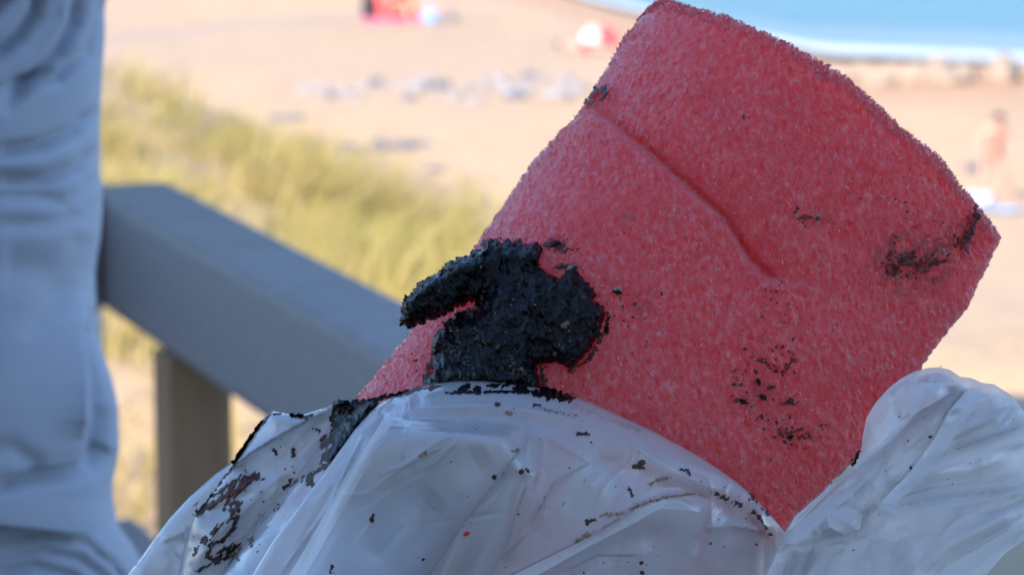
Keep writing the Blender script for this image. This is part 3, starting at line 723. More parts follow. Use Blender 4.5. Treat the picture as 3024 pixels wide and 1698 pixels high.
# the crumpled lobe on the right with its torn handle
LOBE = [(2262, 1760), (2268, 1690), (2298, 1625), (2322, 1572), (2346, 1526), (2395, 1482), (2440, 1444), (2488, 1412), (2520, 1404), (2528, 1360), (2545, 1320), (2548, 1285), (2558, 1235), (2585, 1190), (2620, 1150), (2660, 1118), (2700, 1097), (2740, 1086), (2775, 1084), (2806, 1092), (2835, 1112), (2870, 1116), (2900, 1130), (2935, 1134), (2960, 1150), (2985, 1166), (3003, 1186), (3020, 1210), (3060, 1250), (3160, 1340), (3220, 1440), (3150, 1530), (3030, 1588), (2965, 1635), (2910, 1698), (2870, 1790), (2840, 2050), (2250, 2050)]
LF = [([(2294, 1603), (2418, 1484), (2524, 1387), (2638, 1294), (2718, 1210), (2790, 1130)], 'r', 16, 34), ([(2300, 1640), (2440, 1500), (2560, 1400), (2660, 1310)], 'v', 20, 26),
      ([(2560, 1530), (2590, 1484), (2691, 1378), (2757, 1289), (2797, 1214), (2868, 1134)], 's', 110, 46), ([(2590, 1484), (2691, 1378), (2757, 1289), (2797, 1214), (2868, 1144)], 'r', 18, 22),
      ([(2680, 1375), (2780, 1335), (2868, 1307), (2960, 1275), (3060, 1240)], 'r', 22, 26), ([(2700, 1400), (2820, 1360), (2960, 1310), (3060, 1290)], 'v', 26, 26), ([(2800, 1240), (2880, 1210), (2960, 1190)], 'v', 22, 22), ([(2780, 1300), (2880, 1260), (2990, 1200)], 'r', 18, 20),
      ([(2580, 1490), (2735, 1440), (2830, 1432), (2912, 1426), (3060, 1390)], 'r', 20, 40), ([(2620, 1500), (2760, 1470), (2912, 1455), (3060, 1430)], 's', 90, 40), ([(2620, 1440), (2740, 1400), (2850, 1385), (3000, 1340)], 'v', 24, 30),
      ([(2530, 1570), (2620, 1540), (2700, 1500), (2820, 1490)], 'v', 36, 20), ([(2740, 1720), (2800, 1660), (2868, 1620), (3040, 1520)], 'r', 22, 36), ([(2720, 1690), (2800, 1610), (2900, 1560), (3040, 1490)], 'v', 30, 30),
      ([(2435, 1505), (2490, 1535), (2525, 1560)], 'r', 16, 24), ([(2400, 1555), (2430, 1580), (2500, 1590), (2530, 1560)], 'v', 18, 26), ([(2450, 1440), (2540, 1460), (2590, 1440)], 'r', 18, 16),
      ([(2350, 1610), (2320, 1680), (2300, 1760)], 'r', 15, 22), ([(2410, 1600), (2380, 1660), (2350, 1760)], 'r', 16, 26), ([(2490, 1600), (2440, 1660), (2400, 1760)], 'r', 18, 22), ([(2380, 1610), (2350, 1680), (2325, 1760)], 'v', 13, 16), ([(2450, 1605), (2410, 1680), (2380, 1760)], 'v', 14, 16), ([(2600, 1580), (2560, 1660), (2540, 1760)], 'v', 40, 22), ([(2680, 1570), (2640, 1660), (2640, 1760)], 'r', 40, 18),
      ([(2900, 1480), (3040, 1440)], 'v', 16, 20), ([(2880, 1515), (2960, 1500), (3050, 1470)], 'r', 14, 22)]
LF = [(p_, k_, w_*(.55 if k_ == 'r' else .8), a_*1.1) for p_, k_, w_, a_ in LF]
LF += fine(2, 2320, 3000, 1150, 1690, 46, -.75, 190)
def lobe_w(px, py, e=None):
    de = pdist(px, py, LOBE[3:26])[0]
    g_ = np.clip(de/90, 0, 1)
    base = 120 - .16*300 + 40 + .10*(px-2300)
    r = base - 190 - 55*g_
    u, v = rot(px, py, -.70)
    hf = np.exp(-(((px-2740)/75)**2 + ((py-1150)/55)**2))
    r = r - 1.0*folds(px, py, LF) + patches(px, py, LP) - 34*crumple(u/230, v/85, 13) - 20*crumple(u/95, v/46, 16) - 8*fbm(px/90, py/90, 19, 3) - hf*(26*crumple(u/42, v/30, 33) + 12*crumple(u/20, v/16, 36))
    return r
def lobe_back(px, py, e): return lobe_w(px, py) + 3 + 200*(1-np.exp(-e/120)) + 20*crumple(px/120, py/90, 43)
sheet('bag_lobe', LOBE, lobe_w, M_FILM, 4.5, None, BAG, {'stain': lambda a, b: a*0})

def over_sheet(pl, wf_, off, gx, gy, seed):
    c = np.array(pl, float).mean(0)
    sheet('bag_fold', pl, lambda a, b, e: wf_(a, b)*.35 + .65*wf_(a*0+c[0], b*0+c[1]) + off + gx*(a-c[0]) + gy*(b-c[1]) - 7*crumple(a/70, b/60, seed) - 4*np.clip(1-e/14, 0, 1), M_FILM, 5, None, BAG, {'stain': lambda a, b: a*0})
# film lying double where the bag is folded: each fold a sheet of its own just behind the outer one
def fold_sheet(pl, wf_, off, seed):
    sheet('bag_fold', pl, lambda a, b, e: wf_(a, b) + off + 5*vn(a/60, b/60, seed), M_FILM, 6, None, BAG, {'stain': lambda a, b: a*0})
for i, pl in enumerate([[(2300, 1630), (2418, 1488), (2524, 1390), (2638, 1297), (2718, 1214), (2790, 1140), (2862, 1150), (2797, 1214), (2757, 1289), (2691, 1378), (2590, 1484), (2520, 1560), (2400, 1600)],
    [(2580, 1490), (2735, 1442), (2912, 1428), (3060, 1398), (3090, 1480), (2960, 1560), (2800, 1640), (2730, 1720), (2700, 2000), (2270, 2000), (2300, 1660), (2420, 1580)],
    [(2868, 1150), (2940, 1160), (3000, 1205), (3060, 1262), (2960, 1282), (2868, 1310), (2740, 1350), (2757, 1289), (2797, 1214)], [(2750, 1710), (2868, 1624), (3040, 1528), (3045, 1570), (2960, 1625), (2905, 1686), (2850, 1900), (2700, 1900)],
    [(2640, 1150), (2700, 1112), (2775, 1098), (2830, 1125), (2860, 1150), (2790, 1215), (2720, 1250), (2660, 1230)], [(2420, 1505), (2500, 1480), (2570, 1500), (2560, 1570), (2500, 1610), (2430, 1590)],
    [(2340, 1650), (2400, 1612), (2440, 1700), (2400, 2000), (2300, 2000)], [(2560, 1590), (2640, 1575), (2700, 1640), (2660, 2000), (2500, 2000)], [(2780, 1300), (2880, 1262), (2990, 1206), (3040, 1250), (2960, 1285), (2850, 1330)]]):
    fold_sheet(pl, lobe_w, 12 + 5*(i % 3), 300+i)
for i, (pl, gx, gy) in enumerate([([(2600, 1486), (2695, 1385), (2762, 1292), (2802, 1216), (2860, 1146), (2905, 1142), (2862, 1226), (2800, 1320), (2722, 1420), (2640, 1486)], .30, -.25), ([(2700, 1386), (2790, 1342), (2870, 1314), (2970, 1280), (3060, 1242), (3060, 1285), (2960, 1330), (2830, 1374), (2740, 1404)], .05, -.55), ([(2590, 1492), (2735, 1446), (2830, 1436), (2912, 1430), (3070, 1396), (3080, 1440), (2920, 1478), (2790, 1500), (2660, 1530)], .05, -.6),
    ([(2760, 1712), (2800, 1672), (2868, 1628), (3040, 1530), (3046, 1560), (2950, 1622), (2880, 1680), (2840, 1740)], .1, -.5), ([(2310, 1600), (2424, 1484), (2530, 1388), (2642, 1296), (2700, 1236), (2716, 1256), (2660, 1326), (2560, 1420), (2450, 1520), (2350, 1608)], .35, -.2), ([(2440, 1512), (2500, 1492), (2548, 1520), (2540, 1560), (2490, 1578), (2446, 1552)], .3, -.35), ([(2660, 1180), (2720, 1130), (2790, 1128), (2806, 1160), (2740, 1200), (2690, 1224)], .2, -.4), ([(2380, 1700), (2440, 1612), (2490, 1604), (2460, 1690), (2420, 1780)], .4, .1)]):
    over_sheet(pl, lobe_w, -34, gx, gy, 380+i)
for i, (pl, gx, gy) in enumerate([([(1140, 1224), (1176, 1216), (1120, 1320), (1050, 1440), (975, 1570), (890, 1720), (840, 1720), (930, 1570), (1010, 1430)], .25, -.1), ([(1450, 1740), (1520, 1694), (1706, 1602), (1782, 1562), (1852, 1520), (1962, 1472), (1975, 1484), (1880, 1540), (1740, 1612), (1600, 1690), (1520, 1750)], .1, -.5)]):
    over_sheet(pl, body_w, -22, gx, gy, 395+i)
for i, pl in enumerate([[(1130, 1222), (1070, 1320), (1000, 1450), (930, 1580), (850, 1740), (790, 1740), (890, 1560), (980, 1400), (1060, 1280)], BP[0][0][:-1] + [(1010, 1480)],
    [(1190, 1185), (1300, 1160), (1450, 1158), (1600, 1180), (1780, 1240), (1950, 1330), (2120, 1450), (2060, 1450), (1860, 1330), (1650, 1240), (1450, 1205), (1250, 1212)], BP[2][0], BP[3][0],
    [(1700, 1360), (1780, 1375), (1830, 1430), (1790, 1520), (1720, 1560), (1660, 1500)], [(2090, 1500), (2180, 1540), (2250, 1600), (2240, 1700), (2150, 1760), (2080, 1640)], [(1180, 1330), (1320, 1290), (1420, 1310), (1330, 1420), (1200, 1540), (1100, 1640), (1060, 1600), (1120, 1440)]]):
    fold_sheet(pl, body_w, 12 + 5*(i % 3), 330+i)


# flap on the left, folded back and smeared with tar, and the sheet behind it
FLAP = [(1185, 1170), (1110, 1192), (1040, 1194), (985, 1192), (955, 1206), (905, 1222), (882, 1229), (850, 1222), (802, 1214), (782, 1232), (762, 1260), (738, 1296), (715, 1330), (692, 1364), (668, 1396), (640, 1440), (602, 1490), (575, 1522), (560, 1560), (545, 1610), (525, 1700), (505, 1800), (490, 2050), (900, 2050), (1000, 1700), (1150, 1300)]
FF = [([(676, 1390), (745, 1335), (800, 1300), (880, 1255), (985, 1205)], 'S', 90, -40), ([(676, 1390), (745, 1335), (800, 1300), (880, 1255), (985, 1205)], 'r', 14, 22), ([(790, 1240), (860, 1250), (900, 1236)], 'r', 10, 14), ([(720, 1420), (820, 1350), (930, 1270)], 'v', 40, 24), ([(560, 1700), (640, 1560), (740, 1470), (900, 1360)], 'r', 30, 26),
      ([(640, 1720), (720, 1600), (830, 1500), (960, 1400)], 'v', 34, 26), ([(720, 1740), (790, 1620), (900, 1480)], 'r', 24, 20), ([(580, 1530), (660, 1500), (760, 1450)], 'v', 22, 14), ([(620, 1640), (700, 1600), (760, 1540)], 'r', 15, 12)]
FF += fine(3, 560, 1000, 1230, 1700, 26, -.85, 200)
def flap_w(px, py, e=None):
    dl = pdist(px, py, FLAP[4:21])[0]
    g_ = np.sqrt(np.clip(1-(1-np.clip(dl/170, 0, 1))**2, 0, 1))
    u, v = rot(px, py, -.75)
    r = 400 - 120*g_ + .10*(py-1200) - .25*np.clip(px-800, -100, 300)
    r = np.minimum(r, foam_w(px, py) - 22 + 500*np.clip(-foam_q(px, py)/40, 0, 1))
    return r - folds(px, py, FF) - 22*crumple(u/210, v/80, 23) - 9*crumple(u/70, v/36, 26) - 8*fbm(px/110, py/110, 29, 3)
def flap_stain(px, py):
    r = np.zeros(np.shape(px))
    for pl, wd, a in (([(600, 1540), (660, 1480), (720, 1420)], 30, .5), ([(610, 1660), (650, 1600), (720, 1540)], 26, .5), ([(830, 1430), (880, 1400), (950, 1370)], 16, .5), ([(960, 1300), (985, 1360)], 18, .8), ([(840, 1480), (900, 1500)], 26, .3)):
        d = pdist(px, py, pl)[0]; r = r + a*np.exp(-(d/wd)**2)*np.clip(.6+.9*fbm(px/22, py/22, 5, 3), 0, 1)
    return np.clip(r, 0, 1)
sheet('bag_flap', FLAP, flap_w, M_FILM, 4.5, lambda a, b, e: flap_w(a, b)+2+60*(1-np.exp(-e/90)), BAG, {'stain': flap_stain})
for i, pl in enumerate([[(690, 1380), (770, 1320), (880, 1262), (975, 1215), (1010, 1290), (900, 1380), (760, 1460), (650, 1560), (600, 1560)], [(560, 1720), (640, 1580), (740, 1490), (860, 1420), (900, 1440), (780, 1560), (680, 1740)]]):
    fold_sheet(pl, flap_w, 14, 360+i)
REAR = [(760, 1330), (690, 1362), (640, 1396), (600, 1430), (560, 1466), (505, 1524), (460, 1582), (420, 1640), (372, 1700), (330, 1770), (290, 2050), (700, 2050), (720, 1600), (860, 1360)]
RF = [([(380, 1740), (470, 1610), (560, 1500), (680, 1390)], 'r', 34, 18), ([(480, 1600), (520, 1580), (560, 1560)], 'r', 18, 22), ([(480, 1610), (500, 1650), (480, 1700)], 'r', 16, 16), ([(520, 1640), (560, 1600)], 'v', 22, 16)]
def rear_w(px, py, e=None):
    dl = pdist(px, py, REAR[1:11])[0]; g_ = np.sqrt(np.clip(1-(1-np.clip(dl/130, 0, 1))**2, 0, 1))
    u, v = rot(px, py, -.8)
    return 560 - 90*g_ - folds(px, py, RF) - 16*crumple(u/190, v/70, 53) - 7*fbm(px/110, py/110, 59, 3)
sheet('bag_rear_panel', REAR, rear_w, M_FILM, 5, lambda a, b, e: rear_w(a, b)+2+60*(1-np.exp(-e/90)), BAG, {'stain': lambda a, b: a*0})
LFT_W = lambda px, py: body_w(px, py)

# smears: ragged flakes lying on a film surface
def smear(name, pl, hw, wfun, mat, parent, thr=.0, seed=0, sc=(16, 9), ang=-.9, step=2.5, h=2.6, full=False):
    pts = np.array(pl, float); x0, y0 = pts.min(0)-hw-6; x1, y1 = pts.max(0)+hw+6
    GX, GY = np.meshgrid(np.arange(x0, x1, step), np.arange(y0, y1, step)); nr, nc = GX.shape
    d = pdist(GX, GY, pl)[0]; u, v = rot(GX, GY, ang)
    n = fbm(u/sc[0], v/sc[1], seed, 4, .6)
    m = (1 - d/hw)*1.1 + n*1.5 - .55 - thr
    if full: m = 1.0 - d/hw + n*.7
    c = (m[:-1, :-1] + m[1:, :-1] + m[:-1, 1:] + m[1:, 1:])/4 > 0
    used = np.zeros(GX.shape, bool)
    for a in (0, 1):
        for b in (0, 1): used[a:nr-1+a, b:nc-1+b] |= c
    ui = np.flatnonzero(used.ravel())
    if not len(ui): return None
    idx = -np.ones(GX.size, int); idx[ui] = np.arange(len(ui))
    px, py, mm = GX.ravel()[ui], GY.ravel()[ui], m.ravel()[ui]
    ci, cj = np.nonzero(c); b0 = ci*nc+cj
    f = np.stack([idx[b0], idx[b0+nc], idx[b0+nc+1], idx[b0+1]], -1)
    wd = wfun(px, py) - 2.2 - h*np.clip(mm*2.5, -.2, 1) - .8*h*vn(px/6, py/6, seed+3)*np.clip(mm*2, 0, 1)
    o = mesh_obj(name, Q(px, py, wd), f.tolist(), mat, parent); return o
fl = lambda a, b: flap_w(a, b)
for i, (pl, hw, thr, mat, wf_, sc) in enumerate([
    ([(585, 1508), (625, 1488), (660, 1470), (690, 1440), (720, 1412)], 26, .1, M_RUST, fl, (30, 5)), ([(590, 1505), (620, 1490), (640, 1460), (672, 1432)], 22, .18, M_SMEAR, fl, (30, 5)), ([(690, 1460), (715, 1435), (740, 1405), (760, 1410)], 24, .1, M_RUST, fl, (30, 5)),
    ([(672, 1500), (690, 1510), (700, 1490)], 22, .05, M_SMEAR, fl, (14, 10)), ([(625, 1575), (660, 1545), (700, 1525)], 14, .1, M_SMEAR, fl, (30, 5)), ([(620, 1610), (660, 1590), (690, 1560), (700, 1530)], 12, .05, M_SMEAR, fl, (30, 5)), ([(600, 1600), (606, 1592)], 12, -.3, M_SMEAR, fl, (10, 8)),
    ([(610, 1640), (640, 1650), (680, 1630), (700, 1610)], 16, .1, M_SMEAR, fl, (30, 5)), ([(620, 1615), (612, 1640), (630, 1655)], 7, -.2, M_SMEAR, fl, (10, 6)), ([(580, 1690), (600, 1675), (640, 1660), (690, 1640)], 6, -.25, M_SMEAR, fl, (12, 5)), ([(650, 1625), (690, 1615), (695, 1640)], 20, .2, M_RUST, fl, (14, 6)),
    ([(835, 1440), (870, 1418), (920, 1400), (950, 1385)], 14, .12, M_SMEAR, fl, (16, 7)), ([(912, 1420), (925, 1432)], 14, -.2, M_SMEAR, fl, (14, 10)), ([(955, 1300), (970, 1330), (968, 1365)], 26, .05, M_RUST, fl, (22, 10)), ([(930, 1395), (955, 1375), (965, 1390)], 11, .0, M_RUST, fl, (12, 7)),
    ([(812, 1330), (818, 1340)], 10, .05, M_RUST, fl, (10, 7)), ([(866, 1330), (868, 1345)], 9, .0, M_RUST, fl, (8, 7)), ([(922, 1265), (940, 1270)], 8, .0, M_SMEAR, fl, (8, 5)), ([(815, 1505), (825, 1490)], 14, .25, M_RUST, fl, (8, 8)), ([(732, 1610), (745, 1590)], 14, .1, M_RUST, fl, (10, 8)), ([(575, 1640), (580, 1620)], 12, .1, M_RUST, fl, (8, 8)),
    ([(690, 1364), (715, 1328), (738, 1294), (762, 1262), (780, 1242)], 6, -.55, M_TAR, fl, (14, 5)), ([(780, 1238), (800, 1222), (830, 1222)], 5, -.1, M_SMEAR, fl, (12, 5)), ([(858, 1226), (900, 1230), (918, 1226)], 8, -.25, M_TAR, fl, (12, 5)), ([(590, 1508), (640, 1440), (690, 1372), (700, 1362)], 4, .0, M_SMEAR, fl, (9, 6)),
    ([(1045, 1190), (1110, 1180), (1180, 1163), (1240, 1146)], 9, -.2, M_TAR, LFT_W, (18, 5)), ([(1320, 1160), (1400, 1158), (1480, 1156), (1560, 1158)], 5, -.35, M_TAR, LFT_W, (22, 5)), ([(1360, 1150), (1385, 1142), (1410, 1152)], 13, -.3, M_TAR, LFT_W, (14, 9)), ([(1440, 1138), (1500, 1136)], 10, .05, M_TAR, LFT_W, (12, 6)), ([(1530, 1146), (1590, 1160), (1640, 1172), (1690, 1178)], 14, -.2, M_TAR, LFT_W, (18, 8)), ([(1600, 1150), (1650, 1160)], 12, -.2, M_TAR, LFT_W, (18, 8)),
    ([(1180, 1162), (1240, 1150), (1300, 1140)], 9, .1, M_SMEAR, LFT_W, (16, 6)), ([(1580, 1195), (1590, 1196)], 8, -.1, M_SMEAR, LFT_W, (8, 5)), ([(1468, 1189), (1470, 1192)], 7, -.5, M_GRIT, LFT_W, (8, 8)), ([(1498, 1220), (1520, 1214)], 9, -.05, M_TAN, LFT_W, (10, 6)), ([(1600, 1206), (1640, 1216), (1700, 1224)], 8, .2, M_TAN, LFT_W, (10, 6)),
    ([(1870, 1378), (1890, 1376), (1902, 1380)], 7, -.5, M_SMEAR, LFT_W, (10, 6)), ([(1892, 1364), (1898, 1363)], 7, -.5, M_GRIT, LFT_W, (10, 8)), ([(1862, 1505), (1910, 1482), (1980, 1466), (2050, 1458)], 6, -.1, M_TAN, LFT_W, (10, 5)), ([(1704, 1598), (1735, 1580)], 9, -.2, M_TAN, LFT_W, (12, 5)), ([(1775, 1520), (1840, 1515)], 7, -.1, M_TAN, LFT_W, (9, 5)), ([(1735, 1542), (1748, 1535)], 10, -.3, M_SMEAR, LFT_W, (9, 8)),
    ([(1920, 1428), (1945, 1416), (1970, 1410)], 6, -.2, M_TAN, LFT_W, (9, 5)), ([(2110, 1455), (2140, 1470), (2160, 1480), (2185, 1490)], 13, .18, M_SMEAR, LFT_W, (8, 6)), ([(2010, 1385), (2030, 1390), (2040, 1405)], 10, .2, M_SMEAR, LFT_W, (8, 6)), ([(2225, 1510), (2250, 1540), (2272, 1575)], 10, .12, M_RUST, LFT_W, (10, 6)), ([(2210, 1450), (2240, 1490), (2270, 1520)], 6, .05, M_RUST, LFT_W, (10, 6)),
    ([(1860, 1440), (1866, 1460)], 8, -.1, M_SMEAR, LFT_W, (8, 7)), ([(1706, 1280), (1740, 1284)], 7, -.1, M_SMEAR, LFT_W, (8, 5)), ([(1240, 1344), (1256, 1336)], 9, -.15, M_TAN, LFT_W, (10, 6)), ([(1104, 1520), (1098, 1535)], 6, -.35, M_RUST, LFT_W, (8, 8)), ([(1515, 1332), (1530, 1330)], 8, -.05, M_TAN, LFT_W, (8, 6)), ([(975, 1690), (982, 1670)], 8, -.2, M_RUST, LFT_W, (9, 8)), ([(2518, 1372), (2536, 1334)], 8, -.3, M_TAR, lambda a, b: lobe_w(a, b), (10, 7))]):
    smear('tar_smear' if mat in (M_TAR, M_SMEAR, M_RUST) else 'sand_smear', pl, hw, wf_, mat, BAG, thr, 100+i*7, sc)
tr_ = lambda a, b: foam_w(a, b) - foam_disp(a, b)
for i, (pl, hw, thr, mat, sc) in enumerate([([(2630, 795), (2690, 770), (2730, 790)], 42, .42, M_FSTAIN, (10, 8)), ([(2740, 775), (2790, 770)], 34, .46, M_FSTAIN, (9, 8)), ([(2845, 720), (2868, 670), (2885, 620)], 24, .22, M_FSTAIN, (12, 8)), ([(2868, 690), (2880, 640)], 12, .05, M_SMEAR, (10, 7)), ([(1738, 300), (1765, 268), (1790, 262)], 18, .05, M_SMEAR, (10, 8)), ([(1775, 300), (1795, 270)], 12, .1, M_TAR, (9, 7)),
    ([(1610, 722), (1650, 715), (1665, 735)], 18, .02, M_SMEAR, (12, 9)), ([(1640, 790), (1690, 785)], 12, .1, M_SMEAR, (9, 7)), ([(1430, 722), (1480, 702), (1560, 706)], 14, .05, M_TAR, (10, 8)), ([(1600, 1080), (1610, 1150)], 16, .1, M_SMEAR, (9, 8)), ([(1680, 1092), (1740, 1060), (1780, 990)], 13, .12, M_SMEAR, (9, 7)), ([(1795, 930), (1790, 980)], 12, .12, M_TAR, (8, 7)), ([(1300, 980), (1275, 1060), (1255, 1120)], 14, .15, M_SMEAR, (9, 8)),
    ([(2170, 1180), (2210, 1190)], 18, .2, M_FSTAIN, (11, 7)), ([(2310, 1190), (2345, 1184)], 16, .2, M_FSTAIN, (9, 7)), ([(2225, 1050), (2310, 1100), (2340, 1060)], 22, .45, M_FSTAIN, (8, 7)), ([(2310, 1275), (2400, 1290)], 24, .42, M_FSTAIN, (8, 7)), ([(1635, 730), (1660, 740)], 14, .1, M_FSTAIN, (9, 7)), ([(2365, 640), (2425, 645)], 16, .3, M_FSTAIN, (9, 7)), ([(1835, 640), (1850, 665)], 14, .2, M_FSTAIN, (8, 7)), ([(2190, 345), (2215, 352)], 8, .0, M_FSTAIN, (8, 6))]):
    smear('tar_smear', pl, hw, tr_ if i not in (4, 5) else (lambda a, b: foam_w(a, b) - 34), mat, FOAM, thr, 500+i*7, sc)
gb = []
for a in ((1400, 1500, 260, 120, 12, 1.3, 2.4), (1800, 1500, 220, 120, 18, 1.3, 2.8), (1900, 1650, 140, 40, 8, 1.6, 3), (2150, 1500, 60, 50, 12, 1.5, 3)): gb += clus(*a)
gb += [(1460, 1408, 8, 1.1, 0), (1540, 1392, 9, 1, 0), (1556, 1390, 9, 1.1, 1), (1894, 1661, 7, 1.2, 0), (1896, 1690, 7, 1.2, 0), (1250, 1650, 6, 1, 0), (1531, 1518, 3.5, 1, 0), (1746, 1306, 4, 1, 0)]
gb = [x for x in gb if inside(np.array([x[0]]), np.array([x[1]]), smooth_poly(body_ol, 0))[0] and pdist(np.array([x[0]]), np.array([x[1]]), TOPB)[0][0] > 25]
grains('grit', gb, M_GRIT, BAG, lambda a, b: body_w(a, b), .5)
gf = clus(780, 1420, 110, 90, 30, 1.5, 3.4) + clus(700, 1600, 70, 60, 16, 1.5, 3.5)
gf = [x for x in gf if inside(np.array([x[0]]), np.array([x[1]]), FLAP)[0] and pdist(np.array([x[0]]), np.array([x[1]]), FLAP, True)[0][0] > 12]
grains('grit', gf, M_GRIT, BAG, lambda a, b: flap_w(a, b), .5)
gl = clus(2700, 1330, 120, 90, 14, 1.6, 3) + [(2750, 1290, 6, 1.6, .2), (2550, 1422, 5, 2, .1), (2762, 1130, 4, 1, 0), (2830, 1326, 3, 1, 0), (2690, 1380, 5, 1.3, 1)]
grains('grit', gl, M_GRIT, BAG, lambda a, b: lobe_w(a, b), .5)
grains('foam_crumb', [(1378, 1575, 8, 1.5, -.6), (2098, 1603, 6, 1, 0), (2234, 1607, 5, 1.2, .3), (2212, 1474, 5, 1.2, .6)], M_REDBIT, BAG, lambda a, b: body_w(a, b), .6)

# ------------------------------------------------------------------ tar clumps
TAR = [(1428, 735), (1440, 712), (1462, 708), (1480, 722), (1500, 708), (1522, 718), (1560, 716), (1588, 712), (1604, 735), (1598, 768), (1590, 790), (1618, 805), (1650, 820), (1672, 800), (1700, 790), (1716, 812), (1722, 826), (1745, 842), (1758, 862), (1760, 895), (1786, 905), (1788, 930), (1778, 968), (1762, 1000), (1745, 1035), (1722, 1062), (1688, 1085), (1660, 1080), (1630, 1072), (1590, 1072), (1588, 1100), (1592, 1130), (1600, 1165), (1612, 1260), (1575, 1400), (1480, 1540), (1330, 1700), (1230, 1800), (960, 1800), (960, 1620), (1030, 1440), (1110, 1300), (1180, 1220), (1240, 1172), (1250, 1120), (1274, 1095), (1272, 1030), (1280, 985), (1320, 968), (1312, 950), (1340, 935), (1400, 905), (1412, 896), (1385, 890), (1350, 905), (1300, 935), (1262, 950), (1222, 962), (1192, 962), (1178, 945), (1184, 930), (1188, 900), (1194, 880), (1215, 872), (1232, 840), (1262, 825), (1280, 812), (1310, 802), (1312, 780), (1330, 775), (1355, 760), (1380, 765), (1400, 740)]
def tar_base(px, py):
    q = foam_q(px, py); s = np.clip(110-q, 0, 400)
    return foam_w(px + s*BX[0], py + s*BX[1])
def tar_w(px, py, e):
    th = 54*(1-np.exp(-e/15)) + 16*(1-np.exp(-e/60))
    lum = 20*fbm(px/70, py/70, 61, 3) + 17*(1-worley(px/34 + .35*vn(px/15, py/15, 4), py/46, 63)[0]*1.3) + 7*(1-worley(px/13, py/19, 64)[0]) + 3*vn(px/6, py/11, 66)
    top = 14*np.exp(-(pdist(px, py, [(1210, 890), (1260, 850), (1330, 810), (1400, 780), (1500, 760), (1590, 745)])[0]/26)**2)
    lo = np.clip(1-(py-1120)/70, .12, 1); th = th*lo; lum = lum*lo
    dent = -26*np.exp(-(pdist(px, py, [(1340, 950), (1400, 905)])[0]/18)**2)
    return tar_base(px, py) - (th + (lum + top + dent)*np.clip(e/14, 0, 1)) + 6
def tar_back(px, py, e): return tar_base(px, py) + 14 + 10*fbm(px/30, py/30, 5, 2)
T1 = sheet('tar_clump', TAR, tar_w, M_TAR, 3.6, tar_back, None, rag=5.0, seed=201)
setp(T1, 'large glossy black lump of tar stuck to the left side of the red foam', 'tar')
tg = [(rng.uniform(1290, 1780), rng.uniform(780, 1160), rng.uniform(1.6, 4.2), rng.uniform(1, 1.8), rng.uniform(0, 3)) for _ in range(90)] + [(1670, 958, 11, 1.6, -.6), (1640, 1044, 7, 1.7, -.5), (1518, 1072, 6, 1.2, 0), (1540, 1090, 7, 1.2, .5), (1722, 878, 7, 1.3, .5), (1650, 845, 4, 1, 0)]
tg = [g_ for g_ in tg if inside(np.array([g_[0]]), np.array([g_[1]]), TAR)[0] and pdist(np.array([g_[0]]), np.array([g_[1]]), TAR, True)[0][0] > 14]
go = grains('sand_grain', tg, M_TARSAND, None, lambda a, b: tar_w(a, b, pdist(a, b, TAR, True)[0]), .5); go.parent = T1
STR = [(980, 1192), (1002, 1184), (1030, 1190), (1060, 1188), (1090, 1182), (1110, 1178), (1114, 1196), (1090, 1218), (1062, 1248), (1040, 1280), (1020, 1310), (998, 1340), (978, 1362), (966, 1360), (972, 1330), (980, 1310), (976, 1285), (984, 1262), (974, 1238), (985, 1212)]
def str_w(px, py, e): return np.minimum(flap_w(px, py), 900) - 10 - 26*(1-np.exp(-e/9)) - 8*fbm(px/22, py/22, 71, 3)*np.clip(e/8, 0, 1) - 4*vn(px/7, py/7, 73)
T2 = sheet('tar_clump', STR, str_w, M_TAR, 3.2, lambda a, b, e: flap_w(a, b)+2, None, rag=4.0, seed=231)
setp(T2, 'small black strip of tar in the fold of the white bag, left of the foam', 'tar')

# ------------------------------------------------------------------ the standing person at the left
def skin_body(name, joints, edges, mat, parent=None, root=0, sub=2):
    me = bpy.data.meshes.new(name); bm = bmesh.new(); sk = bm.verts.layers.skin.verify()
    vs = []
    for i, j in enumerate(joints):
        v = bm.verts.new(j[:3]); r = j[3]; v[sk].radius = (r, j[4] if len(j) > 4 else r); v[sk].use_root = (i == root); vs.append(v)
    for a, b in edges: bm.edges.new((vs[a], vs[b]))
    bm.to_mesh(me); bm.free(); me.materials.append(mat)
    o = bpy.data.objects.new(name, me); COL.objects.link(o)
    m = o.modifiers.new('skin', 'SKIN'); m.use_smooth_shade = True
    s = o.modifiers.new('sub', 'SUBSURF'); s.levels = s.render_levels = sub
    if parent: o.parent = parent; o.location = -Vector(parent.location) if parent.rotation_euler.z == 0 and False else (0, 0, 0)
    return o
XC, YC = -.400, 1.95
SIL = [(-900, 360), (-200, 335), (0, 315), (60, 310), (160, 300), (250, 293), (350, 290), (500, 288), (560, 295), (620, 297), (700, 290), (800, 273), (920, 276), (1050, 308), (1130, 330), (1200, 343), (1320, 348), (1370, 338), (1410, 327), (1450, 326), (1500, 340), (1560, 348), (1600, 348)]
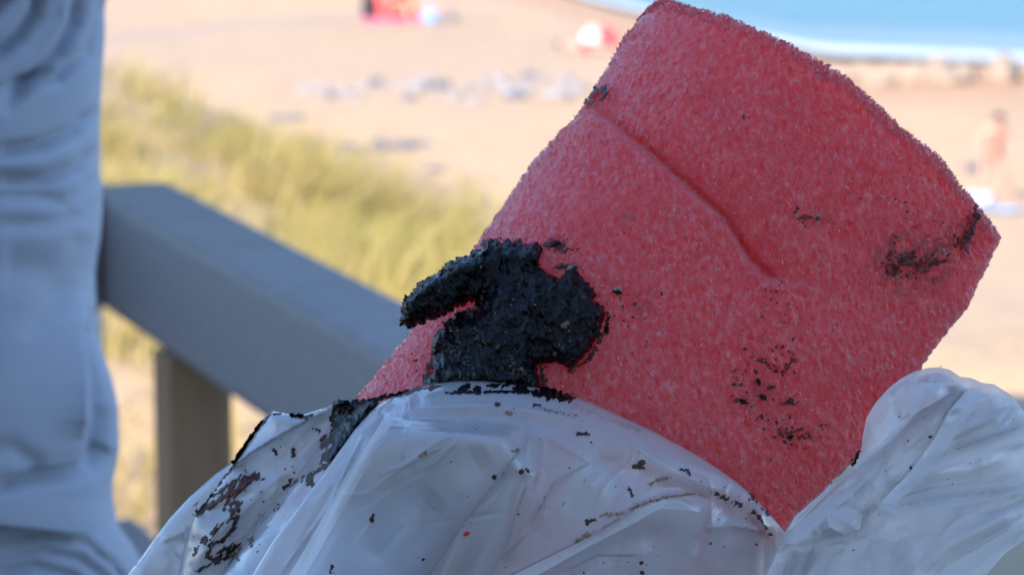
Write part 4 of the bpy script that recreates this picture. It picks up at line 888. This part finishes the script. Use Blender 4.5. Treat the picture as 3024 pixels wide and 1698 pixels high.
FS = [([(0, 338), (90, 240), (180, 160), (225, 80), (245, -60)], 'v', 21, 2.6), ([(-40, 290), (60, 245), (180, 232), (265, 160), (305, 40), (312, -60)], 'v', 19, 2.4), ([(-40, 190), (60, 110), (105, 50), (125, -60)], 'v', 19, 2.3), ([(-40, 60), (20, 0), (40, -60)], 'v', 17, 2.1),
      ([(-40, 280), (40, 235), (120, 150), (180, 60), (195, -60)], 'r', 16, .8), ([(-60, 460), (120, 432), (220, 392), (295, 320)], 'v', 19, 2.3), ([(-60, 490), (120, 480), (230, 440)], 'r', 22, .4), ([(-60, 530), (130, 532), (230, 500), (295, 430)], 'v', 17, 2.1), ([(-60, 590), (100, 582), (200, 604), (255, 560), (275, 500)], 'v', 26, .8),
      ([(-60, 668), (150, 662), (250, 640), (300, 580)], 'v', 28, .7), ([(60, 1000), (160, 900), (230, 760), (250, 680)], 'v', 34, .7), ([(268, 900), (278, 1000), (294, 1120), (304, 1240), (300, 1330), (262, 1395)], 'v', 28, 4.2), ([(236, 860), (240, 1100), (236, 1300)], 'r', 40, 2.0),
      ([(-60, 1455), (60, 1424), (180, 1408), (280, 1385), (335, 1330)], 'v', 20, 2.4), ([(-60, 1330), (40, 1325), (100, 1370), (110, 1420)], 'v', 30, .7), ([(0, 780), (120, 800), (200, 900)], 'v', 60, .8)]
FT = [([(-60, 1592), (140, 1582), (260, 1605), (340, 1665), (400, 1760)], 'v', 13, 1.4), ([(-60, 1640), (120, 1622), (240, 1650), (320, 1710), (360, 1790)], 'v', 16, 1.3), ([(-60, 1700), (100, 1668), (220, 1700), (290, 1780)], 'v', 16, 1.3), ([(180, 1580), (300, 1625), (380, 1700)], 'r', 12, .8), ([(-60, 1560), (120, 1560), (260, 1580)], 'r', 12, .5)]
def garment(name, rows, sil, yc, aL, bfront, folds_, mat, parent, nseg=140, bend=None):
    """rings round the person's axis; right outline follows sil (photo rows), creases pushed into the cloth"""
    sy = np.array([s[0] for s in sil], float); sx_ = np.array([s[1] for s in sil], float)
    th = np.concatenate([np.linspace(-1.15, .12, 230, endpoint=False), np.linspace(.12, 2*PI-1.15, 90, endpoint=False)]); nseg = len(th); V = []
    for py in rows:
        spx = np.interp(py, sy, sx_); c = ray_y(spx, py, yc); aR = c[0]-XC
        ca, sa = np.cos(th), np.sin(th)
        ca = np.sign(ca)*np.abs(ca)**.85; sa = np.sign(sa)*np.abs(sa)**.9
        x = XC + np.where(ca > 0, aR, aL)*ca; y = yc + bfront*sa; z = np.full(nseg, c[2])
        V.append(np.stack([x, y, z], -1))
    V = np.array(V); nr = len(rows)
    V[..., 2] = ZC - (ZC - V[..., 2])*(V[..., 1]/yc)          # rings follow the lie of the cloth
    if bend is not None: V = bend(V, np.array(rows))
    gu = np.roll(V, -1, 1) - np.roll(V, 1, 1); gv = np.gradient(V, axis=0)
    nm = np.cross(gu, gv); nm /= np.linalg.norm(nm, axis=-1, keepdims=True)+1e-12
    if (nm[nr//2, 0, 0]) < 0: nm = -nm
    flat = V.reshape(-1, 3); px, py = proj(flat)
    d = folds(px, py, folds_).reshape(nr, nseg)*.0060 + .0004*fbm(px/160, py/120, 3, 2).reshape(nr, nseg)
    vis = np.clip(.6 - np.sin(th), 0, 1)[None]
    V = V + (nm*.45 + np.array([0, -.55, 0])*np.clip(-np.sin(th)*6+.2, 0, 1)[None, :, None])*(d*vis)[..., None]
    f = grid_faces(nr, nseg, True)
    return mesh_obj(name, V.reshape(-1, 3), f, mat, parent)
def build_person():
    root = empty('person', (XC, YC, ZDECK))
    setp(root, 'person in a loose pale grey sweatshirt and blue grey trousers, cropped at the left', 'person')
    def hemdrop(V, rows):
        f = np.clip((rows-1380)/150, 0, 1)[:, None]
        V = V.copy(); V[..., 2] -= f*.011*np.clip((V[..., 0]-XC-.05)/.12, 0, 1)**2; return V
    sh = garment('sweatshirt', np.r_[np.linspace(1532, 1400, 26), np.linspace(1396, -200, 320), np.linspace(-230, -1050, 20)], SIL, YC, .17, .135, FS, M_SWEAT, root, bend=hemdrop)
    m = sh.modifiers.new('thick', 'SOLIDIFY'); m.thickness = .004; m.offset = -1
    TS = [(1400, 285), (1440, 292), (1500, 318), (1540, 340), (1570, 362), (1600, 384), (1660, 418), (1700, 440), (1780, 478), (1900, 510), (2200, 520), (2700, 480), (3300, 430)]
    tr = garment('trousers', np.r_[np.linspace(2600, 1800, 16), np.linspace(1790, 1400, 100)], TS, YC, .15, .122, FT, M_TROU, root, bend=lambda V, r: np.stack([V[..., 0], YC + (V[..., 1]-YC)*(.80 + .2*np.clip((r-1500)/220, 0, 1))[:, None], V[..., 2]], -1))
    zl = ray_y(300, 2600, YC)[2] + .03
    V, F = [], []
    for s in (-1, 1):
        n = 24; a = np.arange(n)*2*PI/n; off = sum(len(v) for v in V)
        rr = [(zl+.05, .095, .066), (zl-.2, .088, .066), (zl-.5, .062, .058), (ZDECK+.09, .058, .056)]
        V.append(np.array([(XC+.015+ra*math.cos(t), YC+s*.064+rb*math.sin(t), z) for z, ra, rb in rr for t in a])); F += grid_faces(4, n, True, off)
    mesh_obj('trouser_legs', np.concatenate(V), F, M_TROU, root)
    zs = ZDECK + 1.42
    J = [(0, 0, .98, .11), (0, 0, 1.15, .115, .10), (.01, 0, 1.32, .12, .12), (.005, 0, 1.45, .07), (-.01, 0, 1.52, .05), (-.02, 0, 1.60, .075), (-.03, 0, 1.69, .085), (-.02, 0, 1.75, .06), (-.12, 0, 1.64, .02),
         (0, -.19, 1.40, .055), (-.02, -.24, 1.16, .04), (-.22, -.20, 1.05, .03), (-.30, -.19, 1.04, .03), (0, .19, 1.40, .055), (-.02, .24, 1.16, .04), (-.22, .20, 1.05, .03), (-.30, .19, 1.04, .03),
         (0, -.07, .92, .085), (.01, -.066, .5, .052), (.02, -.066, .08, .035), (-.14, -.066, .045, .035), (0, .07, .92, .085), (.01, .066, .5, .052), (.02, .066, .08, .035), (-.14, .066, .045, .035)]
    J = J + [(-.36, -.19+.02*k, 1.03-.008*abs(k), .008) for k in (-1, 0, 1)] + [(-.36, .19+.02*k, 1.03, .008) for k in (-1, 0, 1)]
    E = [(0, 1), (1, 2), (2, 3), (3, 4), (4, 5), (5, 6), (6, 7), (5, 8), (2, 9), (9, 10), (10, 11), (11, 12), (2, 13), (13, 14), (14, 15), (15, 16), (0, 17), (17, 18), (18, 19), (19, 20), (0, 21), (21, 22), (22, 23), (23, 24)] + [(12, 25+k) for k in range(3)] + [(16, 28+k) for k in range(3)]
    skin_body('body', J, E, M_SKIN, root, 0)
    for s in (-1, 1):
        n = 20; a = np.arange(n)*2*PI/n
        pts = [((.0, s*.17, 1.42), .075), ((-.01, s*.235, 1.28), .066), ((-.02, s*.245, 1.15), .06), ((-.12, s*.22, 1.085), .052), ((-.21, s*.203, 1.05), .042)]
        V = []
        for i, (p, r) in enumerate(pts):
            p = np.array(p); q = np.array(pts[min(i+1, 4)][0]) - np.array(pts[max(i-1, 0)][0]); q /= np.linalg.norm(q)
            e1 = np.cross(q, [0, 1, 0]); e1 /= np.linalg.norm(e1); e2 = np.cross(q, e1)
            V.append(p + r*(np.cos(a)[:, None]*e1 + np.sin(a)[:, None]*e2))
        o = mesh_obj('sleeve', np.concatenate(V) + np.array(root.location), grid_faces(5, n, True), M_SWEAT, root)
    v = ICO2*np.array([.098, .088, .10]) + np.array([-.005, 0, 1.715]); mesh_obj('hair', v + np.array(root.location), ICO2F.tolist(), M_HAIR, root)
    for s in (-1, 1):
        v = ICO2*np.array([.14, .05, .05]) + np.array([-.05, s*.066, .05]); v[:, 2] = np.maximum(v[:, 2], 0.002)
        mesh_obj('shoe', v + np.array(root.location), ICO2F.tolist(), M_WHITE, root)
build_person()

# ------------------------------------------------------------------ rocks on the beach
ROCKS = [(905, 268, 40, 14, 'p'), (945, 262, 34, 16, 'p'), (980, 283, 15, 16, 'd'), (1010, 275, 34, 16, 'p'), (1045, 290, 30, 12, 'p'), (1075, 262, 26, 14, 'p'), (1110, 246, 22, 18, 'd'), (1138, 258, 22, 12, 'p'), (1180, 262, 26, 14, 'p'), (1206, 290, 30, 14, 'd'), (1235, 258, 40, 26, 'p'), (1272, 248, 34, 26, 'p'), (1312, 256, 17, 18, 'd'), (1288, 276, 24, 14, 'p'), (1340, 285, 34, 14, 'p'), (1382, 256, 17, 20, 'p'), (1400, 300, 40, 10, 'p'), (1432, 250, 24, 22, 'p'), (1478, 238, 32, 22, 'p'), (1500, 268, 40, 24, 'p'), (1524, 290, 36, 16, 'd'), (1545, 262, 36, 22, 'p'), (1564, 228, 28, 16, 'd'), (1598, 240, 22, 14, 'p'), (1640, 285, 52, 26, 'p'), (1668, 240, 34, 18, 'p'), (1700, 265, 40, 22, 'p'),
         (1045, 440, 40, 30, 'd'), (995, 428, 36, 16, 'd'), (1118, 434, 28, 26, 'd'), (1188, 432, 38, 20, 'd'), (1250, 424, 34, 10, 'd'), (815, 350, 30, 13, 'd'), (870, 350, 30, 12, 'd'), (1290, 500, 44, 12, 'd'),  # dark rocks put in for the blue shadows on the sand
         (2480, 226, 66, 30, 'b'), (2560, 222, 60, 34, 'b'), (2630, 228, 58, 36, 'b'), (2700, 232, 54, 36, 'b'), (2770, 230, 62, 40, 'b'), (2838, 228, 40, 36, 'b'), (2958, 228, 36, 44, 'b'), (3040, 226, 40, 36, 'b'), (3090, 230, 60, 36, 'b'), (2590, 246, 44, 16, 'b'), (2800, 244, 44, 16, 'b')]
def rock_label(i, x, y, hw, kd):
    sz = 'small' if hw < 24 else 'middle sized' if hw < 34 else 'broad'
    if kd == 'b':
        if y > 240: return 'low flat beige boulder in front of the row by the water, at the %s' % ('left' if x < 2700 else 'right')
        seq = ['leftmost beige boulder', 'second beige boulder from the left', 'third beige boulder from the left', 'fourth beige boulder from the left', 'fifth and broadest beige boulder', 'sixth beige boulder from the left', 'beige boulder after the gap', 'beige boulder at the frame edge', 'beige boulder beyond the frame edge']
        k = sorted(r[0] for r in ROCKS if r[4] == 'b' and r[1] <= 240).index(x); return seq[k] + ' in the row by the water'
    band = sorted([r[0] for r in ROCKS if r[4] == kd and (r[1] > 320) == (y > 320)]); k = band.index(x) + 1
    names = ['leftmost', 'second', 'third', 'fourth', 'fifth', 'sixth', 'seventh', 'eighth', 'ninth', 'tenth', 'eleventh', 'twelfth', 'thirteenth', 'fourteenth', 'fifteenth', 'sixteenth', 'seventeenth', 'eighteenth', 'nineteenth', 'twentieth', 'twenty first', 'twenty second', 'twenty third']
    o = names[k-1] + ('' if k == 1 else ' from the left')
    return '%s %s rock, %s %s' % (sz, 'pale grey' if kd == 'p' else 'dark slate', o, 'in the stony band across the sand' if y < 320 else 'in the row added as shade behind the dune grass')
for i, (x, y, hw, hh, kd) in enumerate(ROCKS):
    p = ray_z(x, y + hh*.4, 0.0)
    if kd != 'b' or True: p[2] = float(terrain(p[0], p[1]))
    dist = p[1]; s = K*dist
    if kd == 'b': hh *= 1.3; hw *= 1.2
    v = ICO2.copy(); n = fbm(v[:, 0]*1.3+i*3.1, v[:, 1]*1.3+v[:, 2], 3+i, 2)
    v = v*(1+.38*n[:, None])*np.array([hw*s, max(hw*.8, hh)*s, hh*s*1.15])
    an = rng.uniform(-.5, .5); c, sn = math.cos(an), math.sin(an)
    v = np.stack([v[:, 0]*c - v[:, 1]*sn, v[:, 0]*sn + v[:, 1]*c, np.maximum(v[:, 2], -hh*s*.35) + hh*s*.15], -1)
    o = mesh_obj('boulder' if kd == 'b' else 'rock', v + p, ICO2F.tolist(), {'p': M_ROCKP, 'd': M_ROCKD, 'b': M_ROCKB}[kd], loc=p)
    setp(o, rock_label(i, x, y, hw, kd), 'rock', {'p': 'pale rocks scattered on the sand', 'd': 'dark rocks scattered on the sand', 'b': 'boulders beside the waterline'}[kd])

# ------------------------------------------------------------------ beach goers
def figure(label, loc, rotz, pose, skin, top=None, bottom=None, hair=M_HAIR, sc=1.0):
    root = empty('person', loc); root.rotation_euler = (0, 0, rotz); root.scale = (sc,)*3
    setp(root, label, 'person')
    if pose == 'sit':
        J = [(0, 0, .12, .13), (0, .05, .30, .12), (0, .08, .48, .13), (0, .08, .60, .05), (0, .06, .70, .085), (0, .06, .80, .07),
             (-.19, .08, .52, .05), (-.27, -.08, .34, .04), (-.22, -.30, .40, .032), (.19, .08, .52, .05), (.27, -.08, .34, .04), (.22, -.30, .40, .032),
             (-.11, -.05, .14, .09), (-.14, -.42, .42, .065), (-.13, -.62, .06, .04), (-.13, -.76, .05, .035), (.11, -.05, .14, .09), (.14, -.42, .42, .065), (.13, -.62, .06, .04), (.13, -.76, .05, .035)]
    elif pose == 'lie':
        J = [(0, 0, .12, .13), (0, .25, .13, .12), (0, .45, .14, .13), (0, .58, .15, .05), (0, .70, .17, .085), (0, .78, .18, .07),
             (-.2, .46, .13, .05), (-.3, .22, .09, .04), (-.27, .0, .06, .032), (.2, .46, .13, .05), (.3, .22, .09, .04), (.27, 0, .06, .032),
             (-.1, -.06, .12, .09), (-.11, -.45, .10, .065), (-.12, -.85, .07, .04), (-.13, -.95, .10, .035), (.1, -.06, .12, .09), (.11, -.42, .30, .065), (.12, -.62, .05, .04), (.13, -.74, .05, .035)]
    else:                                   # bending forward with feet apart
        J = [(0, 0, .88, .13), (0, -.10, 1.08, .12), (0, -.22, 1.26, .13), (0, -.29, 1.36, .05), (0, -.34, 1.45, .085), (0, -.36, 1.54, .07),
             (-.19, -.22, 1.30, .05), (-.34, -.22, 1.05, .04), (-.38, -.32, .82, .032), (.19, -.22, 1.30, .05), (.32, -.25, 1.05, .04), (.37, -.36, .84, .032),
             (-.10, .0, .82, .09), (-.19, -.06, .47, .065), (-.25, .03, .08, .04), (-.27, -.13, .04, .035), (.10, 0, .82, .09), (.22, -.03, .46, .065), (.34, .06, .08, .04), (.37, -.09, .04, .035)]
    E = [(0, 1), (1, 2), (2, 3), (3, 4), (4, 5), (2, 6), (6, 7), (7, 8), (2, 9), (9, 10), (10, 11), (0, 12), (12, 13), (13, 14), (14, 15), (0, 16), (16, 17), (17, 18), (18, 19)]
    skin_body('body', J, E, skin, root, 0)
    def shell(nm, mat, pts, k):
        V, F = [], []; n = 14; a = np.arange(n)*2*PI/n
        for i, (p, rx, ry) in enumerate(pts):
            p = np.array(p); q = np.array(pts[min(i+1, len(pts)-1)][0]) - np.array(pts[max(i-1, 0)][0]); q = q/np.linalg.norm(q)
            e1 = np.array([1., 0, 0]); e2 = np.cross(q, e1); V.append(p + rx*np.cos(a)[:, None]*e1 + ry*np.sin(a)[:, None]*e2)
        V = np.concatenate(V); me = mesh_obj(nm, V, grid_faces(len(pts), n, True), mat, None); me.parent = root; return me
    c0, c1, c2 = (np.array(J[i][:3]) for i in (0, 1, 2))
    if top: shell('top', top, [(c0*.4+c1*.6, .165, .135), (c1, .17, .14), (c2*.8+c1*.2, .185, .145), (c2 + (c2-c1)*.25, .17, .12)], 0)
    if bottom: shell('shorts', bottom, [(c0 - (c1-c0)*.55, .19, .155), (c0, .185, .15), (c0*.45+c1*.55, .165, .135)], 0)
    h = np.array(J[4][:3])*.35 + np.array(J[5][:3])*.65
    v = ICO2*np.array([.10, .10, .095]) + h + (np.array([0, .03, .02]) if pose != 'lie' else np.array([0, .02, -.01])); o = mesh_obj('hair', v, ICO2F.tolist(), hair, None); o.parent = root
    return root
def towel(label, x, y, w_, l_, rz, mat):
    p = ray_z(x, y, 0.0); z = float(terrain(p[0], p[1]))
    n = 14; gx, gy = np.meshgrid(np.linspace(-w_/2, w_/2, n), np.linspace(-l_/2, l_/2, n)); gx, gy = gx.ravel(), gy.ravel()
    c, s = math.cos(rz), math.sin(rz)
    X_, Y_ = gx*c-gy*s, gx*s+gy*c
    zz = np.array([float(terrain(p[0]+a, p[1]+b)) for a, b in zip(X_, Y_)]) - z + .035 + .025*fbm(gx*4, gy*4, int(x), 2)
    o = mesh_obj('beach_towel', np.stack([X_, Y_, zz], -1), grid_faces(n, n), mat); o.location = (p[0], p[1], z)
    m = o.modifiers.new('thick', 'SOLIDIFY'); m.thickness = .02; m.offset = 1
    setp(o, label, 'towel'); return o
def bag(label, x, y, w_, h_, mat, handle=True, nm='beach_bag'):
    p = ray_z(x, y, 0.0); z = float(terrain(p[0], p[1]))
    root = empty(nm, (p[0], p[1], z)); setp(root, label, 'bag')
    n = 20; a = np.arange(n)*2*PI/n; V = []
    for f, r in ((0, .9), (.08, 1.0), (.5, 1.03), (.85, .9), (1.0, .82), (.97, .74), (.3, .7)):
        V += [(w_/2*r*np.sign(math.cos(t))*abs(math.cos(t))**.7, w_/3.2*r*math.sin(t), h_*f) for t in a]
    o = mesh_obj('sack', V, grid_faces(7, n, True), mat, None); o.parent = root
    if handle:
        for s in (-1, 1):
            V = []
            for i in range(9):
                t = PI*i/8; c = np.array([w_*.28*math.cos(t), s*w_*.2, h_*.95 + h_*.4*math.sin(t)])
                V += [c + .018*np.array([math.cos(b)*math.cos(t), math.sin(b), math.cos(b)*math.sin(t)]) for b in np.arange(6)*PI/3]
            o = mesh_obj('handle', V, grid_faces(9, 6, True), mat, None); o.parent = root
    return root
def at(x, y): p = ray_z(x, y, 0.0); return (p[0], p[1], float(terrain(p[0], p[1])))
figure('person in coral top sitting on the pink towel, far up the beach', at(1146, 62), 2.5, 'sit', M_SKINP, M_CORAL, M_CORAL, sc=1.55)
figure('person in black clothes sitting right beside the one in coral', at(1186, 64), .5, 'sit', M_SKIN, M_BLACK, M_BLACK, sc=1.45)
figure('small child sitting between the pale blue bag and the pale grey bag', at(1297, 60), .2, 'sit', M_SKINP, None, M_WHITE, sc=.95)
towel('pink towel spread beneath the person in coral', 1150, 68, 1.3, 1.9, .3, M_PINK)
towel('bright pink towel spread to the right of the person in black', 1228, 62, .95, 1.9, -.2, M_PINK)
bag('black beach bag left of the person in coral', 1104, 58, .62, .75, M_BLACK)
bag('pale blue beach bag beside the pink towel', 1270, 72, .42, .32, M_BLUE)
bag('pale grey beach bag at the right end of the far group', 1322, 66, .36, .30, M_ROCKP)
figure('person lying on the sand beside the white bag, left of the foam', at(1732, 156), 1.2, 'lie', M_SKINP, None, M_RED, sc=.9)
bag('round white beach bag behind the lying person', 1750, 134, .52, .34, M_WHITE)
bag('red beach bag standing by the left edge of the foam', 1792, 152, .46, .46, M_RED)
figure('tanned person bending forward on the open sand at the right', at(2930, 590), .15, 'bend', M_SKINP, None, M_SKINP, sc=.92)
towel('pale blue towel on the sand at the feet of the bending person', 2936, 624, .45, .9, .9, M_BLUE)
towel('white towel on the sand left of the pale blue towel', 2890, 590, .4, .9, -.2, M_WHITE)
bag('small dark bag shape put in as shade just left of the bending person', 2872, 516, .2, .13, M_ROCKD)  # dark shape standing in for the shade by the legs
